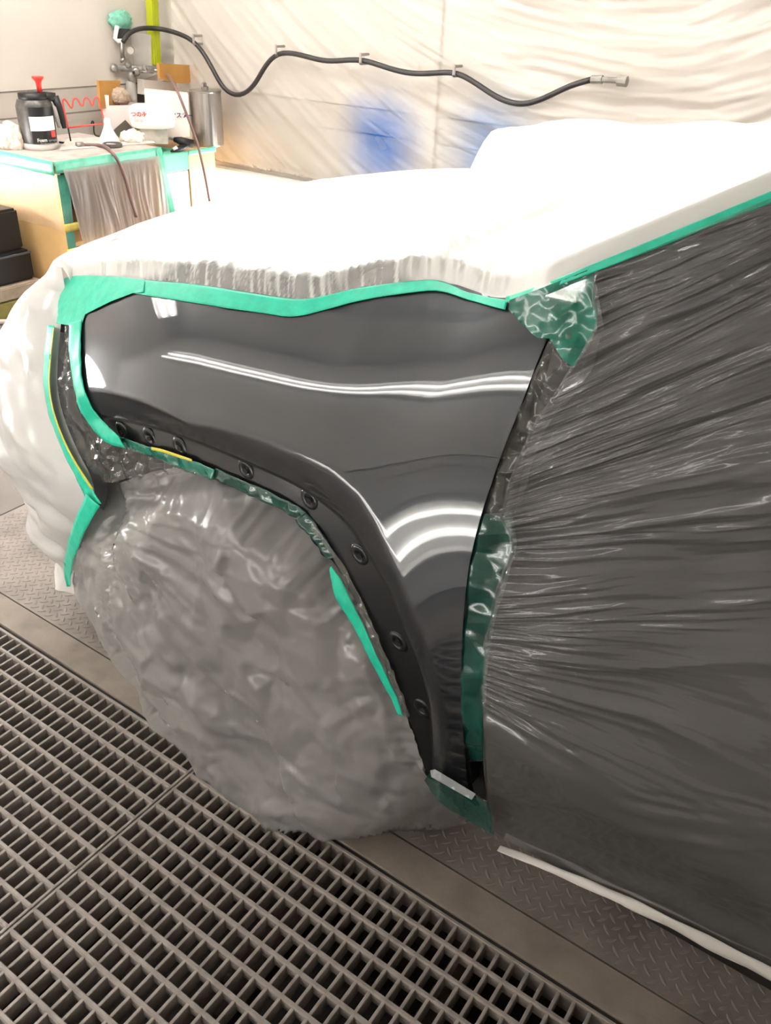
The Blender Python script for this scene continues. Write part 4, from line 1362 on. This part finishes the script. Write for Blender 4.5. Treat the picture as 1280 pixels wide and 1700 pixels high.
# square can with paper label, green taped rim
can = empty('square_can', (3.84, -3.405, 0), 'square metal can with a white paper label and green taped rim', 'can')
MB().box(3.73, 3.95, -3.512, -3.300, .30, .690, .006).build('can_body', mat('can_grey', (110, 106, 104), rough=.35, metal=.6), can)
MB().box(3.724, 3.956, -3.517, -3.295, .60, .694, .004).build('rim_tape', MATS['bench_tape'], can)
MB().box(3.726, 3.729, -3.505, -3.335, .40, .595).build('paper_label', WHITE, can)
MB().box(3.724, 3.73, -3.512, -3.31, .355, .39).build('low_tape', MATS['bench_tape'], can)
MB().box(3.72, 3.96, -3.52, -3.29, 0, .30).build('stand_block', mat('bench_inside', (52, 46, 44)), can)
for i in range(5):
    MB().box(3.7245, 3.7262, -3.49, -3.36 - .02 * (i % 2), .575 - i * .03, .581 - i * .03).build('print_line', mat('print_grey', (170, 165, 165), rough=.6), can)
tag(MB().box(3.74, 4.33, -3.735, -3.530, 0, .690, .002).build('plywood_stand', WOOD), 'plywood stand under the silver tank, green tape on its rim', 'stand')
flat_tape('bench_tape', [(3.737, -3.525, .697), (3.737, -3.74, .697), (3.737, -3.74, .668), (3.737, -3.525, .668)], 'pale green tape on the rim of the plywood tank stand')

# silver tank
tb = at_z(346, 240, .692)
ft = Frame(tb)
B = lambda x, y, d=0.0: ft.p(x - 346, 240 - y, d)
rt_ = 26 * ft.k
htank = float(B(346, 152)[2] - tb[2])
tk = empty('tank', (tb[0], tb[1], .692), 'tall silver metal tank on the plywood stand beside the wall', 'tank')
MB().lathe((tb[0], tb[1], .691), [(rt_ * .96, 0), (rt_, .006), (rt_, htank - .008), (rt_ * 1.03, htank - .004), (rt_ * 1.03, htank), (rt_ * .9, htank + .002)], 40).build('tank_body', SILVER, tk, smooth=False)
MB().lathe((tb[0], tb[1], .691 + htank), [(.02, 0), (.02, .02), (.012, .022), (.012, .035)], 12).tube([(tb[0] - .03, tb[1] + .05, .691 + htank + .03), (tb[0] + .02, tb[1] - .02, .691 + htank + .035)], .008, 8).build('tank_valve', METAL, tk)

# cardboard offcuts
def card(name, quad, X_, dth, m, label, cat, bev=0.0, grp=None):
    f_ = [at_x(x, y, X_) for x, y in quad]
    return tag(MB().prism(f_, [q + np.array([dth, 0, 0]) for q in f_]).build(name, m), label, cat, grp)


card('cardboard_offcut', [(264, 105), (342, 110), (343, 134), (300, 139), (266, 131)], XF - .30, .02, CARD, 'long brown cardboard offcut leaning below the lime pole', 'cardboard')
card('cardboard_offcut', [(164, 134), (200, 134), (199, 180), (168, 180)], XF - .22, .02, CARD, 'brown cardboard piece standing behind the red wire rack', 'cardboard')
card('wall_ledge', [(238, 132), (318, 140), (318, 165), (238, 157)], XF - .16, .05, mat('ledge_grey', (186, 176, 166), rough=.6), 'grey ledge on the wall under the long cardboard offcut', 'ledge')

# box of masking film with lettering
bx = empty('carton', at_z(285, 236, ZB), 'white carton with blue lettering behind the wipes pack', 'carton')
fb = Frame(at_z(285, 236, ZB))
C_ = lambda x, y, d=0.0: fb.p(x - 285, 236 - y, d)
qf = [(240, 158), (313, 164), (317, 234), (246, 238)]
MB().prism([C_(x, y, .14) for x, y in qf], [C_(x, y, .27) for x, y in qf]).build('carton_body', mat('carton_white', (232, 218, 210), rough=.6), bx, bevel=.002)
text('lettering', 'マスカー', C_(284, 201, .138), fb.rt, (0, 0, 1), .030, mat('ink_blue', (38, 42, 92), rough=.5), bx, .0006)

# wipes pack
wp = empty('wipes_pack', at_z(252, 238, ZB), 'white plastic pack of wipes with red print on a grey block', 'pack')
fw_ = Frame(at_z(252, 238, ZB))
D_ = lambda x, y, d=0.0: fw_.p(x - 252, 238 - y, d)
bm = bmesh.new(); bmesh.ops.create_cube(bm, size=2); bmesh.ops.subdivide_edges(bm, edges=bm.edges[:], cuts=9, use_grid_fill=True)
a0, a1 = D_(217, 212, -.02), D_(290, 178, -.02)
ctr = D_(253, 196, .06)
hw = abs((D_(291, 196) - D_(216, 196)) @ fw_.rt) / 2; hh = abs((D_(253, 176) - D_(253, 216))[2]) / 2
for v in bm.verts:
    p_ = v.co.copy(); l = max(abs(p_.x), abs(p_.y), abs(p_.z)); s4 = (abs(p_.x) ** 5 + abs(p_.y) ** 5 + abs(p_.z) ** 5) ** .2
    p_ = p_ * (1.0 / s4) * l
    k_ = 1 + .03 * float(vnoise(np.array(p_.x * 2.3), np.array(p_.z * 2.3 + p_.y), 150))
    q = ctr + fw_.rt * p_.x * hw * k_ + fw_.fw * p_.y * .07 + np.array([0, 0, 1]) * p_.z * hh * k_
    v.co = Vector(tuple(q))
me = bpy.data.meshes.new('pack'); bm.to_mesh(me); bm.free(); me.polygons.foreach_set('use_smooth', [True] * len(me.polygons))
link('pack_body', me, mat('pack_white', (240, 234, 226), rough=.3), wp)
text('red_print', 'つのみ', D_(218, 193, -.018), fw_.rt, (0, 0, 1), .028, mat('ink_red', (196, 46, 48), rough=.5), wp, .001)
text('small_print', 'つの ば', D_(222, 202, -.018), fw_.rt, (0, 0, 1), .015, MATS['ink_red'], wp)
MB().prism([D_(x, y, .02) for x, y in ((233, 213), (277, 213), (280, 240), (231, 240))], [D_(x, y, .14) for x, y in ((233, 213), (277, 213), (280, 240), (231, 240))]).build('grey_block', mat('block_grey', (166, 158, 148), rough=.6, var=.2, vscale=20), wp)

# open paper box with brown lump
ob = empty('paper_box', at_z(198, 226, ZB), 'open white paper box holding a grey brown lump', 'box')
fo_ = Frame(at_z(198, 226, ZB))
E_ = lambda x, y, d=0.0: fo_.p(x - 198, 226 - y, d)
for nm, q, d0, d1 in (('front_panel', [(181, 178), (217, 177), (220, 224), (184, 224)], .05, .054), ('left_panel', [(170, 160), (181, 162), (183, 224), (172, 222)], .054, .14), ('back_panel', [(172, 160), (214, 160), (216, 222), (174, 222)], .16, .164)):
    MB().prism([E_(x, y, d0) for x, y in q], [E_(x, y, d1) for x, y in q]).build(nm, mat('paper_box', (224, 212, 206), rough=.6), ob)


def lump(name, c, rx, ry, rz, m, label, cat, seed, parent=None, amp=.25, flat=True):
    bm = bmesh.new(); bmesh.ops.create_icosphere(bm, subdivisions=4, radius=1)
    co = np.array([v.co[:] for v in bm.verts])
    k_ = 1 + amp * (crumple(co[:, 0] * 2.2 + co[:, 2], co[:, 1] * 2.2 - co[:, 2] * .7, seed) - .5) * 2
    for v, kk in zip(bm.verts, k_):
        z = v.co.z * rz * kk
        v.co = Vector((c[0] + v.co.x * rx * kk, c[1] + v.co.y * ry * kk, max(c[2] + z, c[2] - rz * .55 if flat else -9)))
    me = bpy.data.meshes.new(name); bm.to_mesh(me); bm.free()
    o = link(name, me, m, parent)
    if label: tag(o, label, cat)
    return o


cl = E_(199, 166, .11)
lump('brown_lump', cl, .055, .055, .05, mat('lump_brown', (158, 138, 120), rough=.6, var=.2, vscale=25), None, None, 160, ob, .15)
c = at_z(22, 246, ZB)
lump('tissue_wad', c + np.array([0, 0, .04]), .07, .065, .075, mat('tissue', (228, 214, 200), rough=.8), 'crumpled beige tissue left of the black sprayer', 'tissue', 161)
c = at_z(222, 236, ZB)
lump('rag', c + np.array([0, 0, .022]), .06, .075, .04, mat('rag_white', (238, 226, 212), rough=.85), 'crumpled white rag below the dark square card', 'rag', 162)
# flat paper on the bench
Xr, Yr = np.meshgrid(np.linspace(0, 1, 30), np.linspace(0, 1, 40), indexing='ij')
q0, q1, q2, q3 = at_z(98, 250, ZB), at_z(258, 238, ZB), at_z(232, 226, ZB), at_z(112, 233, ZB)
Pp = (q0 * (1 - Yr[..., None]) + q1 * Yr[..., None]) * (1 - Xr[..., None]) + (q3 * (1 - Yr[..., None]) + q2 * Yr[..., None]) * Xr[..., None]
Pp[..., 2] = ZB + .002 + .012 * crumple(Xr * 4, Yr * 6, 163) * sstep(0, .1, Xr)
tag(mesh('dust_sheet', Pp.reshape(-1, 3), grid_faces(30, 40), mat('dusty_paper', (205, 195, 184), rough=.85, var=.12, vscale=25)), 'flat creased pale paper sheet spread on the workbench top', 'paper')
# white funnel standing on its rim
c = at_z(182, 239, ZB)
k_ = Frame(c).k
fn = empty('funnel', (c[0], c[1], ZB), 'white plastic funnel standing upside down on the bench', 'funnel')
MB().lathe((c[0], c[1], ZB), [(18 * k_, 0), (18 * k_, .01), (15 * k_, .03), (6 * k_, .085), (5 * k_, .12), (4 * k_, .125)], 28).build('cone', mat('funnel_white', (245, 240, 234), rough=.35), fn, smooth=True)
MB().lathe((c[0], c[1], ZB - .0005), [(19 * k_, 0), (19.5 * k_, .006), (18 * k_, .011)], 28).build('rim', MATS['funnel_white'], fn, smooth=True)
# dark square card leaning
fk = Frame(at_z(208, 233, ZB))
K_ = lambda x, y, d=0.0: fk.p(x - 208, 233 - y, d)
tag(MB().prism([K_(188, 217, .0), K_(208, 200, .01), K_(229, 222, .0), K_(222, 226, -.005), K_(206, 233, -.01), K_(200, 232, -.01)], [K_(188, 217, .012), K_(208, 200, .022), K_(229, 222, .012), K_(222, 226, .007), K_(206, 233, .002), K_(200, 232, .002)]).build('sanding_card', mat('dark_card', (74, 66, 58), rough=.85, var=.15, vscale=40)), 'dark brown square card leaning on its corner', 'card')
tag(MB().tube([K_(222, 210, -.01), K_(234, 223, -.012)], [.014, .018], 10).tube([K_(234, 223, -.012), K_(262, 240, -.03)], .005, 8).build('brush', mat('brush_beige', (190, 172, 156), rough=.6)), 'beige handled tool lying right of the dark card', 'tool')

# air hose with nozzle lying on the bench and hanging over the edge
nz0 = [at_z(x, y, ZB + .012) for x, y in smooth_line([(128, 241), (140, 240), (155, 240), (168, 241), (178, 244)], 16, 2)]
hang = [at_x(x, y, 3.655) for x, y in smooth_line([(186, 252), (196, 266), (205, 285), (212, 308), (219, 335), (227, 360)], 26, 2)]
bhp = np.array(list(nz0) + list(hang))
for _ in range(3): bhp[1:-1] = (bhp[:-2] + 2 * bhp[1:-1] + bhp[2:]) / 4
bz = empty('bench_hose', bhp[0], 'brown hose lying on the bench and hanging down the curtain', 'hose')
MB().tube(bhp, .008, 8).build('hose', MATS['brown_hose'], bz, smooth=True)
MB().tube([bhp[0] + (bhp[0] - bhp[3]) * .1, bhp[3]], [.016, .014], 10).build('nozzle', METAL, bz, smooth=True)
# shallow dark dish behind the hose and black blow gun
c = at_z(187, 244, ZB)
tag(MB().lathe((c[0], c[1], ZB), [(.045, 0), (.05, .006), (.05, .018), (.045, .02), (.043, .008)], 24, (0, 0, 1)).build('dish', mat('dish_dark', (92, 88, 84), rough=.4)), 'small dark round lid lying at the front of the bench', 'lid')
fg = Frame(at_z(305, 250, .70))
G2 = lambda x, y, d=0.0: fg.p(x - 305, 250 - y, d)
gn = empty('blow_gun', at_z(305, 250, .70), 'black air blow gun lying beside the white carton', 'tool')
MB().tube([G2(289, 233, .03), G2(300, 235, .02), G2(321, 240, .02)], [.012, .022, .022], 10).build('gun_body', BLACK, gn, smooth=True)
MB().tube([G2(312, 240, .02), G2(293, 249, -.01), G2(284, 252, -.02)], [.016, .016, .01], 10).build('gun_handle', BLACK, gn, smooth=True)
MB().tube([G2(280, 231, .03), G2(290, 233, .03)], .006, 8).build('gun_nozzle', METAL, gn, smooth=True)
MB().tube([G2(288, 247, -.02), G2(294, 243, -.02)], .008, 8).build('trigger', WHITE, gn, smooth=True)

# red wire rack
RED = mat('red_wire', (200, 72, 60), rough=.45)
fr_ = Frame(at_z(122, 238, ZB))
R_ = lambda x, y, d=0.0: fr_.p(x - 122, 238 - y, d)
rk = empty('wire_rack', at_z(122, 238, ZB), 'red zigzag wire rack standing on the workbench', 'rack')
zig = smooth_line([(113, 212), (104, 172), (105, 166), (109, 166), (118, 181), (120, 180), (121, 168), (124, 164), (128, 165), (135, 178), (138, 176), (139, 166), (141, 163), (146, 164), (152, 177), (154, 175), (155, 165), (158, 162), (162, 163), (166, 174), (175, 212)], 90, 2)
MB().tube([R_(x, y) for x, y in zig], .0045, 6).build('zigzag_wire', RED, rk, smooth=True)
MB().tube([R_(113, 212), R_(183, 204)], .0045, 6).build('cross_wire', RED, rk, smooth=True)
MB().tube([R_(113, 212), R_(118, 237)], .004, 6).tube([R_(98, 236), R_(123, 239)], .005, 6).build('front_leg', BLACK, rk, smooth=True)
MB().tube([R_(x, y, .03) for x, y in smooth_line([(152, 207), (153, 202), (156, 202), (156, 226), (166, 228)], 16, 2)], .004, 6).build('rear_leg', BLACK, rk, smooth=True)

# pump sprayer
sb = at_z(72, 246, ZB)
fs = Frame(sb)
V = lambda x, y, d=0.0: fs.p(x - 72, 246 - y, d)
sp = empty('pump_sprayer', (sb[0], sb[1], ZB), 'black pump sprayer bottle with white label and red plunger', 'sprayer')
ks = fs.k
H1 = float(V(72, 165)[2] - sb[2])
SB = mat('smoky_plastic', (62, 58, 55), rough=.4, var=.25, vscale=30, dark=(120, 112, 106), dscale=40, damt=.4)
rb = 30 * ks
cx, cy_ = V(68, 246)[:2]
MB().lathe((cx, cy_, ZB), [(rb * .88, 0), (rb * .93, .008), (rb * .96, .04), (rb * 1.0, H1 * .5), (rb * 1.02, H1 * .85), (rb * .9, H1 * .97), (rb * .7, H1)], 36).build('bottle', SB, sp, smooth=True)
MB().lathe((cx, cy_, ZB - .0005), [(rb * .90, 0), (rb * .96, .006), (rb * .97, .028), (rb * .95, .03)], 36).build('base_ring', mat('ring_white', (225, 220, 214), rough=.4), sp, smooth=True)


def wrap(name, a0_, a1_, z0_, z1_, m, parent, rr=1.015, n=20):
    base_a = atan2(-fs.fw[1], -fs.fw[0])
    vv_ = []
    for i in range(n + 1):
        a = base_a + a0_ + (a1_ - a0_) * i / n
        for z_ in (z0_, z1_):
            vv_.append((cx + rb * rr * cos(a), cy_ + rb * rr * sin(a), ZB + z_))
    return mesh(name, vv_, [(2 * i, 2 * i + 2, 2 * i + 3, 2 * i + 1) for i in range(n)], m, parent)


wrap('black_label', -.35, 1.25, .035, H1 * .86, mat('label_black', (18, 17, 18), rough=.35), sp, 1.03)
wrap('white_patch', -.38, 1.1, H1 * .40, H1 * .68, mat('label_white', (250, 248, 244), rough=.4), sp, 1.045)
wrap('red_mark', .72, 1.05, H1 * .26, H1 * .39, mat('label_red', (214, 70, 60), rough=.4), sp, 1.045)
ta = atan2(-fs.fw[1], -fs.fw[0]) + .30
tn = np.array([cos(ta), sin(ta), 0]); tr = np.array([-sin(ta), cos(ta), 0])
tpz = np.array([cx, cy_, 0]) + tn * rb * 1.075
text('brand_text', 'Foam', tpz - tr * .040 + np.array([0, 0, ZB + H1 * .19]), tr, (0, 0, 1), .022, WHITE, sp, .0005)
text('brand_text', 'sprayer', tpz + tr * .016 - tn * .004 + np.array([0, 0, ZB + H1 * .19]), tr, (0, 0, 1), .016, mat('label_grey', (150, 148, 146), rough=.5), sp)
text('brand_text', 'Professional', tpz - tr * .026 + np.array([0, 0, ZB + H1 * .13]), tr, (0, 0, 1), .015, MATS['label_grey'], sp)
MB().lathe((cx, cy_, ZB + H1 * .97), [(rb * .75, 0), (rb * .8, .01), (rb * .78, .03), (rb * .4, .035)], 28).build('cap', BLACK, sp, smooth=True)
MB().tube([V(33, 167, 0), V(50, 165, 0), V(75, 162, 0), V(92, 163, 0)], [.018, .02, .022, .02], 10).build('spray_head', BLACK, sp, smooth=True)
MB().tube([V(90, 162), V(97, 178), V(103, 198), V(107, 213)], [.02, .018, .015, .011], 10).build('handle', BLACK, sp, smooth=True)
MB().tube([V(80, 175), V(90, 180), V(96, 200), V(98, 212)], [.010, .016, .012, .007], 8).build('trigger', mat('trigger_grey', (165, 160, 154), rough=.4), sp, smooth=True)
MB().tube([V(45, 164), V(47, 156)], .010, 8).build('nozzle', METAL, sp, smooth=True)
zt = V(67, 160)
MB().lathe(zt, [(.012, 0), (.013, .05), (.016, .062), (.028, .075), (.029, .082), (.02, .084)], 16).build('plunger', mat('plunger_red', (206, 50, 36), rough=.4), sp, smooth=True)

# ------------------------------------------------------------------ far left: black unit on planks, floor pipe
yr0 = -2.60
bl_ = empty('black_unit', (4.1, -2.35, 0), 'black cabinet unit on a plank base left of the workbench', 'cabinet')
MB().box(3.93, 4.30, -2.585, -1.95, .155, .30, .012).build('lower_body', BLACK, bl_)
MB().box(3.96, 4.30, -2.570, -1.95, .30, .50, .012).build('upper_body', BLACK, bl_)
MB().box(3.925, 3.935, -2.58, -1.95, .285, .293).build('trim_line', mat('line_grey', (70, 74, 82), rough=.4), bl_)
tag(MB().box(3.90, 4.32, -2.60, -1.9, .085, .150, .006).build('pale_plank', mat('plank_pale', (150, 135, 118), rough=.8, var=.2, vscale=15)), 'pale dusty plank directly under the black unit', 'plank')
tag(MB().box(3.88, 4.33, -2.60, -1.9, 0.002, .080, .004).build('olive_plank', mat('plank_olive', (112, 104, 50), rough=.8, var=.2, vscale=15)), 'olive green timber on the floor under the pale plank', 'plank')
pp = [at_z(x, y, .014) for x, y in ((-140, 540), (-40, 535), (20, 534), (90, 530), (160, 524))]
tag(MB().tube(pp, .013, 10).build('floor_pipe', mat('pipe_grey', (176, 162, 152), rough=.5, var=.15, vscale=20), smooth=True), 'thin pale pipe lying across the floor before the workbench', 'pipe')
